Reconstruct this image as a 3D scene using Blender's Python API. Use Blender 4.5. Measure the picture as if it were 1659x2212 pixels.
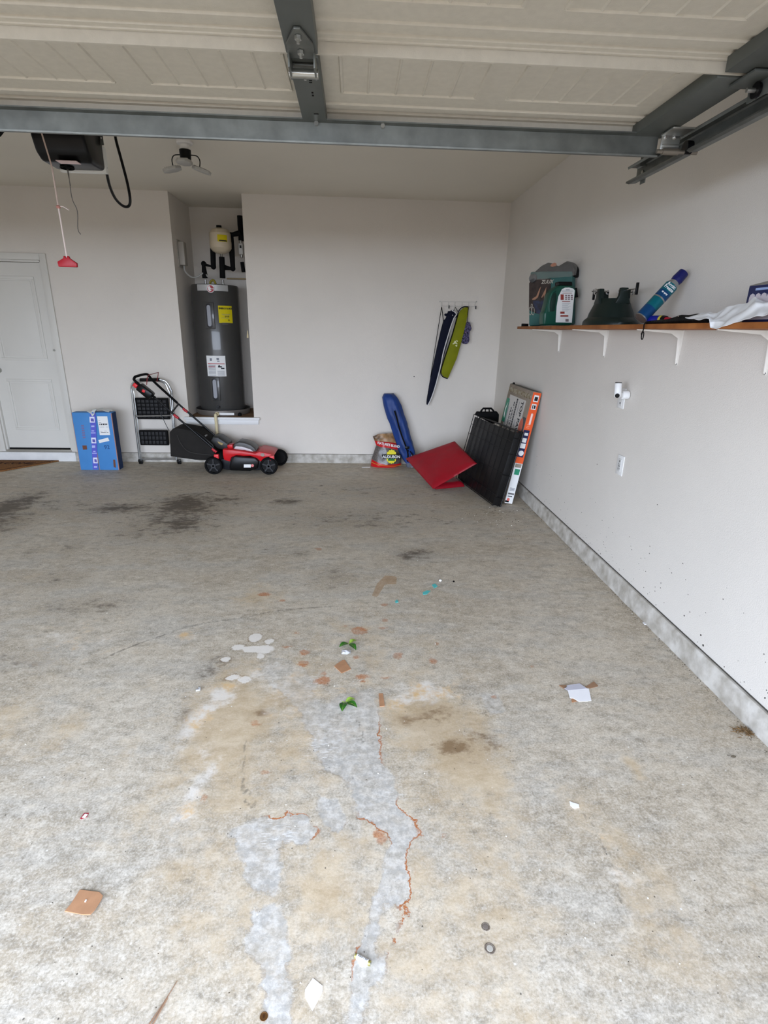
import bpy, bmesh, math, random
import numpy as np
from mathutils import Vector, Matrix, noise as mnoise
random.seed(7)
for o in list(bpy.data.objects): bpy.data.objects.remove(o)
SC = bpy.context.scene
COL = SC.collection
# ------------------------------------------------------------------ camera
IW, IH = 1659.0, 2212.0
FPX, PITCH, YAW, ROLL, CH = 1161.69, .3262, .0591, .0208, 1.5561
D, XR, ZC = 6.4845, 1.6887, 2.882          # back wall, right wall, ceiling
_f = Vector((math.sin(YAW)*math.cos(PITCH), math.cos(YAW)*math.cos(PITCH), -math.sin(PITCH)))
_r = Vector((math.cos(YAW), -math.sin(YAW), 0)); _u = _r.cross(_f)
_r2 = _r*math.cos(ROLL)+_u*math.sin(ROLL); _u2 = -_r*math.sin(ROLL)+_u*math.cos(ROLL)
cam = bpy.data.cameras.new('camera'); co = bpy.data.objects.new('camera', cam); COL.objects.link(co)
cam.sensor_fit = 'HORIZONTAL'; cam.sensor_width = 36; cam.lens = FPX/IW*36; cam.clip_start = .02
mw = Matrix((_r2, _u2, -_f)).transposed().to_4x4(); mw.translation = (0, 0, CH); co.matrix_world = mw
SC.camera = co
# ------------------------------------------------------------------ sky + view
SC.view_settings.view_transform = 'Standard'
try: SC.view_settings.look = 'None'
except Exception: pass
SC.view_settings.gamma = 1; SC.view_settings.use_curve_mapping = False
SC.view_settings.exposure = 2.26
W = bpy.data.worlds.new('overcast_sky'); SC.world = W; W.use_nodes = True
nt = W.node_tree; bg = nt.nodes['Background']
tc = nt.nodes.new('ShaderNodeTexCoord'); sp = nt.nodes.new('ShaderNodeSeparateXYZ'); rp = nt.nodes.new('ShaderNodeValToRGB')
nt.links.new(tc.outputs['Generated'], sp.inputs[0]); nt.links.new(sp.outputs['Z'], rp.inputs[0]); nt.links.new(rp.outputs[0], bg.inputs[0])
rp.color_ramp.elements[0].position = 0; rp.color_ramp.elements[0].color = (1.38, 1.55, 1.86, 1)
rp.color_ramp.elements[1].position = 1; rp.color_ramp.elements[1].color = (.34, .42, .60, 1)
bg.inputs[1].default_value = 1.55
OX0, OX1, OZ = -3.97, 1.17, 2.14          # garage opening
pl = bpy.data.lights.new('opening_portal', 'AREA'); pl.shape = 'RECTANGLE'; pl.size = OX1-OX0; pl.size_y = OZ
pl.cycles.is_portal = True
po = bpy.data.objects.new('opening_portal', pl); COL.objects.link(po)
po.location = ((OX0+OX1)/2, -.36, OZ/2); po.rotation_euler = (math.pi/2, 0, 0)   # emits toward +Y
# ------------------------------------------------------------------ pixel -> plane helpers
def ray(x, y): return _f + _r2*((x-IW/2)/FPX) + _u2*((IH/2-y)/FPX)
def hit(x, y, ax, val):
    r = ray(x, y); c = Vector((0, 0, CH)); return c + r*((val-c[ax])/r[ax])
def PY(x, y, Y): return hit(x, y, 1, Y)
def PX(x, y, X): return hit(x, y, 0, X)
def PF(x, y, Z=0.): return hit(x, y, 2, Z)
# ------------------------------------------------------------------ materials
def lin(c):
    c = [v/255 for v in c]; return tuple((v/12.92 if v <= .04045 else ((v+.055)/1.055)**2.4) for v in c)
MATS = {}
def M(name, rgb, rough=.6, metal=0., var=0., vscale=8., bump=0., bscale=60., spec=.5, alpha=None, trans=0., rgb2=None, coat=0.):
    if name in MATS: return MATS[name]
    m = bpy.data.materials.new(name); m.use_nodes = True; t = m.node_tree; b = t.nodes['Principled BSDF']
    c = lin(rgb); b.inputs['Base Color'].default_value = (*c, 1); b.inputs['Roughness'].default_value = rough
    b.inputs['Metallic'].default_value = metal; b.inputs['Specular IOR Level'].default_value = (spec if spec != .5 else (.18 if rough > .5 else .35))
    if coat: b.inputs['Coat Weight'].default_value = coat
    if alpha is not None: b.inputs['Alpha'].default_value = alpha
    if trans: b.inputs['Transmission Weight'].default_value = trans
    cc = t.nodes.new('ShaderNodeTexCoord')
    if var or rgb2:
        n = t.nodes.new('ShaderNodeTexNoise'); n.inputs['Scale'].default_value = vscale; n.inputs['Detail'].default_value = 6
        t.links.new(cc.outputs['Object'], n.inputs['Vector'])
        mx = t.nodes.new('ShaderNodeMix'); mx.data_type = 'RGBA'
        c2 = lin(rgb2) if rgb2 else tuple(v*(1-var) for v in c); c1 = c if rgb2 else tuple(min(1, v*(1+var*.6)) for v in c)
        mx.inputs['A'].default_value = (*c1, 1); mx.inputs['B'].default_value = (*c2, 1)
        mr = t.nodes.new('ShaderNodeMapRange'); mr.inputs['From Min'].default_value = .35; mr.inputs['From Max'].default_value = .65
        t.links.new(n.outputs['Fac'], mr.inputs['Value']); t.links.new(mr.outputs[0], mx.inputs['Factor']); t.links.new(mx.outputs['Result'], b.inputs['Base Color'])
    if bump:
        n2 = t.nodes.new('ShaderNodeTexNoise'); n2.inputs['Scale'].default_value = bscale; n2.inputs['Detail'].default_value = 3
        t.links.new(cc.outputs['Object'], n2.inputs['Vector'])
        bp = t.nodes.new('ShaderNodeBump'); bp.inputs['Strength'].default_value = bump; bp.inputs['Distance'].default_value = .004
        t.links.new(n2.outputs['Fac'], bp.inputs['Height']); t.links.new(bp.outputs[0], b.inputs['Normal'])
    MATS[name] = m; return m
# ------------------------------------------------------------------ object helpers
WM = {}
def tag(o, label=None, cat=None, group=None, kind=None):
    if label: o['label'] = label
    if cat: o['category'] = cat
    if group: o['group'] = group
    if kind: o['kind'] = kind
    return o
def thing(name, label, cat, loc=(0, 0, 0), rot=None, group=None):
    o = bpy.data.objects.new(name, None); COL.objects.link(o); o.empty_display_size = .05
    m = (rot.to_4x4() if rot is not None else Matrix.Identity(4)); m.translation = Vector(loc)
    o.matrix_world = m; WM[o.name] = m.copy(); return tag(o, label, cat, group)
class MB:
    def __init__(s): s.b = bmesh.new()
    def box(s, x0, x1, y0, y1, z0, z1, m=None):
        v = [s.b.verts.new((x, y, z)) for x in (x0, x1) for y in (y0, y1) for z in (z0, z1)]
        for f in ((0, 1, 3, 2), (4, 6, 7, 5), (0, 4, 5, 1), (2, 3, 7, 6), (0, 2, 6, 4), (1, 5, 7, 3)): s.b.faces.new([v[i] for i in f])
        if m is not None:
            for q in v: q.co = m @ q.co
        return s
    def boxc(s, c, sz, rot=None):
        m = (rot.to_4x4() if rot is not None else Matrix.Identity(4)); m = m.copy(); m.translation = Vector(c)
        a, b, d = sz[0]/2, sz[1]/2, sz[2]/2; return s.box(-a, a, -b, b, -d, d, m)
    def hexa(s, P):    # 8 points: bottom 4 ccw, top 4 ccw
        v = [s.b.verts.new(p) for p in P]
        for f in ((3, 2, 1, 0), (4, 5, 6, 7), (0, 1, 5, 4), (1, 2, 6, 5), (2, 3, 7, 6), (3, 0, 4, 7)): s.b.faces.new([v[i] for i in f])
        return s
    def tube(s, pts, r, seg=8, caps=True, close=False, flat=1.):
        pts = [Vector(p) for p in pts]; n = len(pts); rs = r if hasattr(r, '__len__') else [r]*n
        rings = []; up = None
        for i, p in enumerate(pts):
            a = pts[i-1] if (i > 0 or close) else p; c = pts[(i+1) % n] if (i < n-1 or close) else p
            t = (c-a).normalized()
            if up is None: up = t.orthogonal().normalized() if abs(t.z) > .9 else Vector((0, 0, 1))
            x = t.cross(up)
            if x.length < 1e-5: x = t.orthogonal()
            x.normalize(); y = x.cross(t).normalized(); up = y
            rings.append([s.b.verts.new(p+(x*math.cos(2*math.pi*k/seg)+y*math.sin(2*math.pi*k/seg)*flat)*rs[i]) for k in range(seg)])
        for i in range(n if close else n-1):
            A, B = rings[i], rings[(i+1) % n]
            for k in range(seg): s.b.faces.new((A[k], A[(k+1) % seg], B[(k+1) % seg], B[k]))
        if caps and not close: s.b.faces.new(rings[0][::-1]); s.b.faces.new(rings[-1])
        return s
    def cyl(s, p0, p1, r, seg=20, r2=None): return s.tube([p0, p1], [r, r if r2 is None else r2], seg)
    def lathe(s, prof, c=(0, 0, 0), seg=32, rot=None, close=True):
        c = Vector(c); rings = []; rot = rot or Matrix.Identity(3)
        for r, z in prof:
            rings.append([s.b.verts.new(c+rot @ Vector((r*math.cos(2*math.pi*k/seg), r*math.sin(2*math.pi*k/seg), z))) for k in range(seg)])
        for A, B in zip(rings, rings[1:]):
            for k in range(seg): s.b.faces.new((A[k], A[(k+1) % seg], B[(k+1) % seg], B[k]))
        if close: s.b.faces.new(rings[0][::-1]); s.b.faces.new(rings[-1])
        return s
    def prism(s, poly, fn, h0, h1):   # poly (u,v), fn(u,v,h)->xyz
        A = [s.b.verts.new(fn(u, v, h0)) for u, v in poly]; B = [s.b.verts.new(fn(u, v, h1)) for u, v in poly]; n = len(poly)
        s.b.faces.new(A); s.b.faces.new(B[::-1])
        for k in range(n): s.b.faces.new((A[k], B[k], B[(k+1) % n], A[(k+1) % n]))
        return s
    def grid(s, fn, nu, nv, thick=None):
        V = [[s.b.verts.new(fn(i/nu, j/nv)) for j in range(nv+1)] for i in range(nu+1)]
        for i in range(nu):
            for j in range(nv): s.b.faces.new((V[i][j], V[i+1][j], V[i+1][j+1], V[i][j+1]))
        if thick:
            bmesh.ops.recalc_face_normals(s.b, faces=s.b.faces)
            bmesh.ops.solidify(s.b, geom=s.b.faces[:], thickness=thick)
        return s
    def sph(s, c, r, seg=12, sc=(1, 1, 1)):
        m = Matrix.Translation(c) @ Matrix.Diagonal((r*sc[0], r*sc[1], r*sc[2], 1))
        bmesh.ops.create_uvsphere(s.b, u_segments=seg, v_segments=max(6, seg//2), radius=1, matrix=m); return s
    def build(s, name, mat, parent=None, bevel=0, local=False, smooth=True, seg=2, ang=34):
        b = s.b
        bmesh.ops.recalc_face_normals(b, faces=b.faces)
        if bevel:
            es = [e for e in b.edges if len(e.link_faces) == 2 and e.calc_face_angle(0) > .5]
            bmesh.ops.bevel(b, geom=es, offset=bevel, segments=seg, affect='EDGES', profile=.5, clamp_overlap=True)
        for f in b.faces: f.smooth = smooth
        for e in b.edges:
            if len(e.link_faces) == 2 and e.calc_face_angle(0) > math.radians(ang): e.smooth = False
        if parent is not None and not local: b.transform(WM[parent.name].inverted())
        me = bpy.data.meshes.new(name); b.to_mesh(me); b.free()
        me.materials.append(mat)
        o = bpy.data.objects.new(name, me); COL.objects.link(o)
        if parent is not None: o.parent = parent; WM[o.name] = WM[parent.name]
        else: WM[o.name] = Matrix.Identity(4)
        return o
def struct(name, mb, mat, parent=None, **k):
    o = mb.build(name, mat, parent, **k); o['kind'] = 'structure'; return o
def top(name, mb, mat, label, cat, group=None, **k):
    return tag(mb.build(name, mat, None, **k), label, cat, group)
def frame(origin, xa, up):
    """matrix whose X is xa and Z is close to up"""
    x = Vector(xa).normalized(); z = Vector(up); z = (z-x*z.dot(x)).normalized(); y = z.cross(x)
    return Matrix((x, y, z)).transposed()
def text(s, size, mat, parent, origin, xdir, ydir, depth=.001, name='lettering', align='CENTER', xs=1., bold=0, local=False, shear=0):
    cu = bpy.data.curves.new('t', 'FONT'); cu.body = s; cu.size = size; cu.extrude = depth/2; cu.align_x = align; cu.align_y = 'CENTER'; cu.offset = bold; cu.shear = shear
    cu.resolution_u = 3
    o = bpy.data.objects.new('t', cu); COL.objects.link(o)
    me = bpy.data.meshes.new_from_object(o.evaluated_get(bpy.context.evaluated_depsgraph_get()))
    bpy.data.objects.remove(o); bpy.data.curves.remove(cu)
    x = Vector(xdir).normalized(); y = Vector(ydir); y = (y-x*y.dot(x)).normalized(); z = x.cross(y)
    m = Matrix((x*xs, y, z)).transposed().to_4x4(); m.translation = Vector(origin)
    if not local: m = WM[parent.name].inverted() @ m
    me.transform(m); me.materials.clear(); me.materials.append(mat); me.name = name
    q = bpy.data.objects.new(name, me); COL.objects.link(q); q.parent = parent; WM[q.name] = WM[parent.name]; return q
def seglerp(P, t):
    n = len(P)-1; i = min(int(t*n), n-1); f = t*n-i; return Vector(P[i]).lerp(Vector(P[i+1]), f)
def smoothpath(P, n=24):
    P = [Vector(p) for p in P]; out = []
    for i in range(len(P)-1):
        a = P[max(i-1, 0)]; b = P[i]; c = P[i+1]; d = P[min(i+2, len(P)-1)]
        k = max(2, n//(len(P)-1))
        for j in range(k):
            t = j/k
            out.append(.5*((2*b)+(c-a)*t+(2*a-5*b+4*c-d)*t*t+(3*b-a-3*c+d)*t**3))
    out.append(P[-1]); return out
# ------------------------------------------------------------------ common materials
WALL = M('painted_drywall', (222, 215, 205), .75, var=.03, vscale=1.3, bump=.35, bscale=170, spec=.3)
CEIL = M('ceiling_paint', (222, 216, 202), .85, var=.03, vscale=1, bump=.3, bscale=150, spec=.2)
WHITE = M('white_paint', (228, 228, 226), .45, var=.04, vscale=3)
DOORW = M('door_white', (216, 213, 205), .5, var=.03, vscale=2)
GALV = M('galvanised_steel', (122, 125, 121), .45, .8, var=.2, vscale=14, bump=.05)
STILE = M('grey_stile_steel', (104, 108, 104), .5, .6, var=.1, vscale=6)
SECT = M('door_section_paint', (200, 194, 180), .6, var=.04, vscale=40, bump=.16, bscale=260, spec=.35)
ZINC = M('zinc_bright', (176, 176, 170), .3, .9)
BLACK = M('black_plastic', (11, 11, 12), .3, spec=.22)
BLACKM = M('black_matte', (10, 10, 11), .7, spec=.12)
RED = M('red_plastic', (196, 18, 28), .35)
PAPER = M('white_paper', (232, 232, 230), .7)
CARD = M('cardboard', (176, 132, 98), .85, var=.08, vscale=30)
INK = M('dark_ink', (40, 40, 46), .7)
GREYINK = M('grey_ink', (128, 130, 138), .7)
YELL = M('yellow_label', (214, 196, 24), .55)
CHROME = M('chrome', (190, 190, 190), .15, 1)
# ================================================================== STRUCTURE
# ---- floor with stains (signed distances stored per vertex, edges broken up by noise in the shader)
def arr(P): return np.array([(PF(x, y).x, PF(x, y).y) for x, y in P])
xs = np.concatenate([np.arange(-4.9, -1.2, .04), np.arange(-1.2, XR, .0125), [XR+.02]])
ys = np.concatenate([np.arange(-.3, .7, .1), np.arange(.7, 3.2, .0125), np.arange(3.2, D, .03), [D+.02]])
GX, GY = np.meshgrid(xs, ys, indexing='ij'); GP = np.stack([GX.ravel(), GY.ravel()], 1)
def dseg(P, closed):
    d = np.full(len(GP), 9.); n = len(P)
    for i in range(n if closed else n-1):
        a, b = P[i], P[(i+1) % n]; ab = b-a; t = np.clip(((GP-a)@ab)/(ab@ab+1e-12), 0, 1)
        d = np.minimum(d, np.hypot(*(GP-a-t[:, None]*ab).T))
    return d
def sdf(P):
    d = dseg(P, True); ins = np.zeros(len(GP), bool); n = len(P)
    for i in range(n):
        a, b = P[i], P[(i+1) % n]; c = (a[1] > GP[:, 1]) != (b[1] > GP[:, 1])
        with np.errstate(divide='ignore', invalid='ignore'): xi = (b[0]-a[0])*(GP[:, 1]-a[1])/(b[1]-a[1]+1e-12)+a[0]
        ins ^= c & (GP[:, 0] < xi)
    return np.where(ins, -d, d)
def ell(x, y, rx, ry, ang=0):
    c = PF(x, y); ex = PF(x+rx, y); ey = PF(x, y-ry)
    a = np.array([ex.x-c.x, ex.y-c.y]); b = np.array([ey.x-c.x, ey.y-c.y]); ra, rb = np.hypot(*a), np.hypot(*b)
    q = GP-np.array([c.x, c.y]); ca, sa = math.cos(ang), math.sin(ang); u = (q[:, 0]*ca+q[:, 1]*sa)/ra; v = (-q[:, 0]*sa+q[:, 1]*ca)/rb
    return u*u+v*v, math.sqrt(ra*rb)
def blobs(L):
    d = np.full(len(GP), 9.)
    for q in L:
        e, r = ell(*q); d = np.minimum(d, (np.sqrt(e)-1)*r)
    return d
def soft(L):
    w = np.zeros(len(GP))
    for *q, s in L:
        e, r = ell(*q); w = np.maximum(w, s*np.exp(-e*1.1))
    return w
trail = arr([(735, 1500), (800, 1488), (820, 1540), (818, 1560), (820, 1640), (852, 1690), (860, 1740), (895, 1770), (906, 1800), (880, 1818), (874, 1850), (888, 1905), (884, 1945), (868, 1995),
             (845, 2060), (838, 2100), (790, 2135), (792, 2160), (785, 2212), (770, 2420), (700, 2420), (752, 2212), (762, 2140), (775, 2060), (790, 2010), (800, 1940), (822, 1915), (830, 1850), (848, 1815), (815, 1795), (772, 1755), (760, 1700), (700, 1660), (680, 1610), (640, 1530), (590, 1480), (560, 1440), (600, 1420), (660, 1440), (685, 1500), (680, 1540)])
left2 = arr([(560, 1770), (620, 1755), (665, 1765), (682, 1800), (660, 1830), (610, 1820), (600, 1860), (595, 1930), (545, 1920), (520, 1850), (500, 1800)])
left3 = arr([(540, 1965), (590, 1955), (612, 1985), (630, 2050), (625, 2130), (640, 2230), (660, 2420), (580, 2420), (575, 2230), (560, 2100), (535, 2050)])
mid4 = arr([(690, 1720), (720, 1735), (740, 1775), (730, 1800), (710, 1785), (685, 1745)])
right5 = arr([(1040, 1500), (1075, 1500), (1085, 1535), (1060, 1545)])
island = arr([(826, 1962), (850, 1958), (872, 1964), (862, 2000), (846, 2040), (812, 2062), (818, 2010)])
sp_ = np.minimum.reduce([np.maximum(sdf(trail), -sdf(island)), sdf(left2), sdf(left3), sdf(mid4), sdf(right5)])
rimw = soft([(880, 1780, 60, 60, 0, 1.), (892, 1930, 40, 170, 0, 1.), (860, 2090, 26, 90, 0, .8), (800, 1790, 60, 40, 0, .9), (622, 1755, 55, 22, 0, 1.), (770, 2080, 14, 90, 0, .8), (680, 1800, 16, 20, 0, .8), (820, 1600, 14, 80, 0, .6)])
tan_ = soft([(560, 1520, 170, 70, 0, .6), (880, 1560, 60, 40, 0, .8), (1020, 1560, 50, 50, 0, .6), (620, 1950, 300, 260, 0, .42), (980, 1950, 240, 330, 0, .42), (480, 1820, 160, 160, 0, .4), (560, 1620, 260, 160, 0, .38), (500, 1560, 110, 120, 0, .9), (640, 1600, 120, 110, 0, .45), (930, 1560, 110, 70, 0, .95), (1000, 1640, 90, 80, 0, .95), (1060, 1700, 70, 90, 0, .7), (1090, 1640, 30, 60, 0, .5), (700, 1900, 110, 170, 0, .55), (930, 1950, 80, 250, 0, .5), (500, 1700, 120, 90, 0, .55),
             (400, 1680, 90, 60, 0, .5), (640, 1460, 90, 60, 0, .3), (780, 1400, 160, 80, 0, .3), (880, 1470, 120, 50, 0, .3), (420, 1860, 120, 110, 0, .35), (1240, 1740, 60, 70, .0, .4), (1340, 1830, 50, 70, 0, .45), (1400, 1960, 90, 120, 0, .45), (850, 2130, 90, 120, 0, .35), (560, 1290, 50, 25, 0, .55), (130, 1580, 45, 50, 0, .5), (20, 1550, 60, 60, 0, .5), (1370, 1660, 18, 40, 0, .5)])
dark_ = soft([(985, 1615, 40, 30, 0, .62), (1010, 1600, 60, 18, 0, .5), (875, 1555, 30, 16, 0, .6), (560, 1540, 24, 10, 0, .7), (900, 1195, 46, 12, 0, .6), (650, 1195, 30, 8, 0, .5), (720, 1250, 60, 30, 0, .3), (390, 1105, 120, 46, 0, .55), (470, 1080, 80, 16, 0, .5), (120, 1090, 200, 22, 0, .3), (760, 1060, 700, 26, 0, .22), (330, 1150, 120, 22, 0, .35), (1450, 1500, 90, 120, 0, .18), (400, 1090, 75, 26, 0, .9), (390, 1130, 60, 22, 0, .75), (260, 1098, 80, 12, 0, .75), (20, 1095, 55, 32, 0, .9), (0, 1130, 80, 40, 0, .5), (620, 1084, 36, 7, 0, .8), (160, 1180, 26, 20, 0, .35), (880, 1200, 32, 16, 0, .5), (590, 1190, 30, 14, 0, .3), (200, 1310, 120, 22, 0, .4), (70, 1190, 22, 6, 0, .5), (130, 1250, 80, 20, 0, .25),
             (800, 1120, 260, 30, 0, .3), (930, 1540, 70, 30, 0, .5), (1010, 1610, 80, 40, 0, .5), (980, 1620, 40, 30, 0, .6), (470, 1440, 60, 40, 0, .35), (395, 1550, 30, 60, 0, .35), (60, 1420, 120, 30, 0, .25), (1280, 1200, 60, 40, 0, .25)])
rust = blobs([(700, 1455, 8, 4), (745, 1352, 6, 2), (1150, 1440, 5, 3), (656, 1410, 12, 8), (655, 1434, 14, 8), (620, 1398, 12, 3), (776, 1362, 20, 9), (768, 1421, 9, 5), (860, 1416, 11, 8), (935, 1428, 10, 7), (945, 1390, 5, 4), (782, 1462, 16, 7), (782, 1472, 10, 5), (832, 1463, 12, 4), (697, 1470, 20, 10), (552, 1563, 11, 7), (574, 1669, 9, 4),
              (829, 1307, 8, 4), (1066, 1505, 8, 5), (640, 1368, 8, 3), (826, 1356, 12, 3), (905, 1357, 5, 3), (832, 1340, 8, 4), (895, 1885, 4, 11), (820, 1806, 17, 19, .5), (903, 1798, 6, 10), (785, 1724, 3, 6), (956, 1806, 4, 3), (440, 1725, 6, 12), (570, 1284, 16, 5), (688, 1186, 10, 3), (610, 1297, 8, 3)])
fol = sdf(arr([(803, 1287), (815, 1290), (832, 1262), (856, 1262), (857, 1245), (832, 1243), (815, 1260)]))
white = blobs([(552, 1377, 14, 9), (545, 1402, 26, 7), (515, 1398, 14, 6), (570, 1402, 22, 8), (582, 1385, 10, 5), (562, 1418, 9, 6), (487, 1425, 10, 5), (503, 1464, 14, 6), (528, 1469, 16, 8)])
cream = soft([(400, 1373, 26, 12, 0, .7), (620, 1500, 60, 60, 0, .5), (760, 1530, 60, 60, 0, .6), (440, 1540, 26, 60, -.3, 1.), (485, 1500, 35, 30, 0, .9), (430, 1700, 20, 60, -.3, .8), (920, 1495, 60, 26, 0, 1.), (870, 1520, 40, 26, 0, .8), (960, 1490, 30, 18, 0, .8), (580, 1450, 50, 24, 0, .55), (395, 1760, 26, 26, 0, .8), (560, 1400, 60, 24, 0, .3), (700, 1600, 40, 60, 0, .5), (440, 1630, 20, 30, 0, .5), (1240, 1800, 60, 40, 0, .2), (1330, 1860, 40, 70, 0, .3), (170, 1380, 120, 50, .2, .35)])
crk = np.minimum.reduce([dseg(arr([(160, 1450), (205, 1435), (250, 1410), (300, 1390), (350, 1373), (400, 1355), (450, 1345), (500, 1338), (540, 1332), (580, 1322), (640, 1315), (720, 1310)]), False), dseg(arr([(0, 1500), (60, 1488), (115, 1475), (160, 1450)]), False)+.004,
                         dseg(arr([(522, 1700), (527, 1730), (545, 1748), (555, 1738), (540, 1715), (524, 1690), (530, 1600)]), False)+.002, dseg(arr([(1240, 1740), (1290, 1790), (1310, 1850), (1330, 1900), (1345, 1960), (1370, 2000)]), False)+.002, dseg(arr([(760, 1590), (790, 1605), (775, 1560), (740, 1540)]), False)+.002])
me = bpy.data.meshes.new('floor'); nx, ny = len(xs), len(ys)
vi = np.arange(nx*ny).reshape(nx, ny); quads = np.stack([vi[:-1, :-1], vi[1:, :-1], vi[1:, 1:], vi[:-1, 1:]], -1).reshape(-1, 4)
me.vertices.add(nx*ny); me.vertices.foreach_set('co', np.concatenate([GP, np.zeros((len(GP), 1))], 1).ravel().astype(np.float32))
me.loops.add(quads.size); me.loops.foreach_set('vertex_index', quads.ravel().astype(np.int32)); me.polygons.add(len(quads)); me.polygons.foreach_set('loop_start', np.arange(0, quads.size, 4, dtype=np.int32))
me.update(calc_edges=True)
def cattr(name, chans):
    a = me.attributes.new(name, 'FLOAT_COLOR', 'POINT'); a.data.foreach_set('color', np.stack([np.clip(c, -1, 1) for c in chans], 1).ravel().astype(np.float32))
cattr('stain_a', (sp_, rimw, tan_, dark_)); cattr('stain_b', (np.minimum(rust, 9), white, cream, crk)); cattr('stain_c', (fol, np.clip(1.25-(GP[:, 1]-1.45)/.9, .4, 1), soft([(700, 1600, 40, 50, 0, 1.), (680, 1480, 30, 40, 0, .6), (600, 1800, 60, 40, 0, .7), (850, 1720, 40, 30, 0, .5)]), fol*0+1))
FL = bpy.data.materials.new('stained_concrete'); FL.use_nodes = True; t = FL.node_tree; L = t.links.new; B = t.nodes['Principled BSDF']
class V:   # tiny expression wrapper
    def __init__(s, sock): s.s = sock
def mth(op, a, b=None, c=None, clamp=False):
    n = t.nodes.new('ShaderNodeMath'); n.operation = op; n.use_clamp = clamp
    for i, q in enumerate((a, b, c)):
        if q is None: continue
        if isinstance(q, V): L(q.s, n.inputs[i])
        else: n.inputs[i].default_value = q
    return V(n.outputs[0])
def sstep(v, a, b):
    n = t.nodes.new('ShaderNodeMapRange'); n.interpolation_type = 'SMOOTHSTEP'; L(v.s, n.inputs['Value']); n.inputs['From Min'].default_value = a; n.inputs['From Max'].default_value = b; return V(n.outputs[0])
geo = t.nodes.new('ShaderNodeNewGeometry')
def nz(scale, detail=5, rough=.6, stretch=None, rot=0, dist=0):
    mp = t.nodes.new('ShaderNodeMapping'); L(geo.outputs['Position'], mp.inputs[0]); mp.inputs['Scale'].default_value = stretch or (1, 1, 1); mp.inputs['Rotation'].default_value = (0, 0, rot)
    n = t.nodes.new('ShaderNodeTexNoise'); n.inputs['Scale'].default_value = scale; n.inputs['Detail'].default_value = detail; n.inputs['Roughness'].default_value = rough; n.inputs['Distortion'].default_value = dist
    L(mp.outputs[0], n.inputs['Vector']); return V(n.outputs['Fac'])
def mix(f, a, b, mode='MIX'):
    n = t.nodes.new('ShaderNodeMix'); n.data_type = 'RGBA'; n.blend_type = mode
    if isinstance(f, V): L(f.s, n.inputs['Factor'])
    else: n.inputs['Factor'].default_value = f
    for k, q in (('A', a), ('B', b)):
        if isinstance(q, V): L(q.s, n.inputs[k])
        else: n.inputs[k].default_value = (*lin(q), 1)
    return V(n.outputs['Result'])
def attr(name):
    a = t.nodes.new('ShaderNodeAttribute'); a.attribute_name = name; s = t.nodes.new('ShaderNodeSeparateColor'); L(a.outputs['Color'], s.inputs[0]); return V(s.outputs[0]), V(s.outputs[1]), V(s.outputs[2]), V(a.outputs['Alpha'])
aP, aR, aT, aD = attr('stain_a'); bR, bW, bC, bK = attr('stain_b'); cF, cG, cB, _ = attr('stain_c')
n1 = nz(1.3, 8, .6); n2 = nz(6, 8, .7); n3 = nz(34, 6, .72); n4 = nz(2.0, 9, .68, (1, 2.6, 1), .12); n5 = nz(130, 4, .7); n6 = nz(7.5, 9, .75, (1, 1.7, 1), -.35, .15); n7 = nz(15, 7, .75, (1, 1.4, 1), .3)
c = mix(sstep(n1, .35, .65), (180, 167, 146), (198, 187, 168))
c = mix(mth('MULTIPLY', sstep(n4, .45, .62), .75), c, (184, 178, 166))
c = mix(mth('MULTIPLY', sstep(n6, .5, .64), .5), c, (212, 203, 186))
c = mix(mth('MULTIPLY', sstep(n6, .5, .36), .48), c, (146, 136, 118))
c = mix(mth('MULTIPLY', sstep(n7, .52, .64), .5), c, (224, 216, 200))
c = mix(mth('MULTIPLY', sstep(n7, .47, .35), .5), c, (134, 125, 109))
fy = t.nodes.new('ShaderNodeSeparateXYZ'); L(geo.outputs['Position'], fy.inputs[0]); far = mth('SUBTRACT', 1.3, mth('MULTIPLY', V(fy.outputs[1]), .2), clamp=True)
c = mix(mth('MULTIPLY', mth('MULTIPLY', sstep(n3, .51, .63), far), .40), c, (226, 218, 203))
c = mix(mth('MULTIPLY', mth('MULTIPLY', sstep(n3, .47, .36), far), .38), c, (124, 115, 100))
c = mix(mth('MULTIPLY', sstep(n5, .5, .62), .3), c, (236, 230, 218))
c = mix(mth('MULTIPLY', sstep(n5, .48, .37), .3), c, (112, 104, 90))
tm = mth('MULTIPLY', sstep(mth('ADD', aT, mth('ADD', mth('MULTIPLY', mth('SUBTRACT', n2, .5), 1.6), mth('MULTIPLY', mth('SUBTRACT', n7, .5), .9))), .05, .75), .75)
c = mix(tm, c, mix(sstep(n6, .36, .64), (186, 162, 126), (208, 188, 156)))
dm = mth('MULTIPLY', mth('MULTIPLY', sstep(mth('ADD', aD, mth('ADD', mth('MULTIPLY', mth('SUBTRACT', n6, .5), 2.6), mth('MULTIPLY', mth('SUBTRACT', n7, .5), 1.6))), .12, .85), sstep(aD, .03, .2)), .85)
c = mix(dm, c, mix(sstep(aT, .15, .6), (70, 58, 45), (120, 92, 58)))
cm = mth('MULTIPLY', mth('MULTIPLY', sstep(mth('ADD', bC, mth('ADD', mth('MULTIPLY', mth('SUBTRACT', n6, .5), 2.2), mth('MULTIPLY', mth('SUBTRACT', n7, .5), 1.8))), .2, .95), sstep(bC, .03, .2)), .8)
c = mix(cm, c, mix(sstep(n2, .45, .62), (228, 222, 212), (214, 178, 124)))
wob = mth('ADD', mth('ADD', mth('MULTIPLY', mth('SUBTRACT', n2, .5), .12), mth('MULTIPLY', mth('SUBTRACT', n7, .5), .03)), mth('MULTIPLY', mth('SUBTRACT', n3, .5), .012))
sP = mth('ADD', aP, wob)
pin = mth('MULTIPLY', sstep(sP, .008, -.006), cG)
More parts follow.
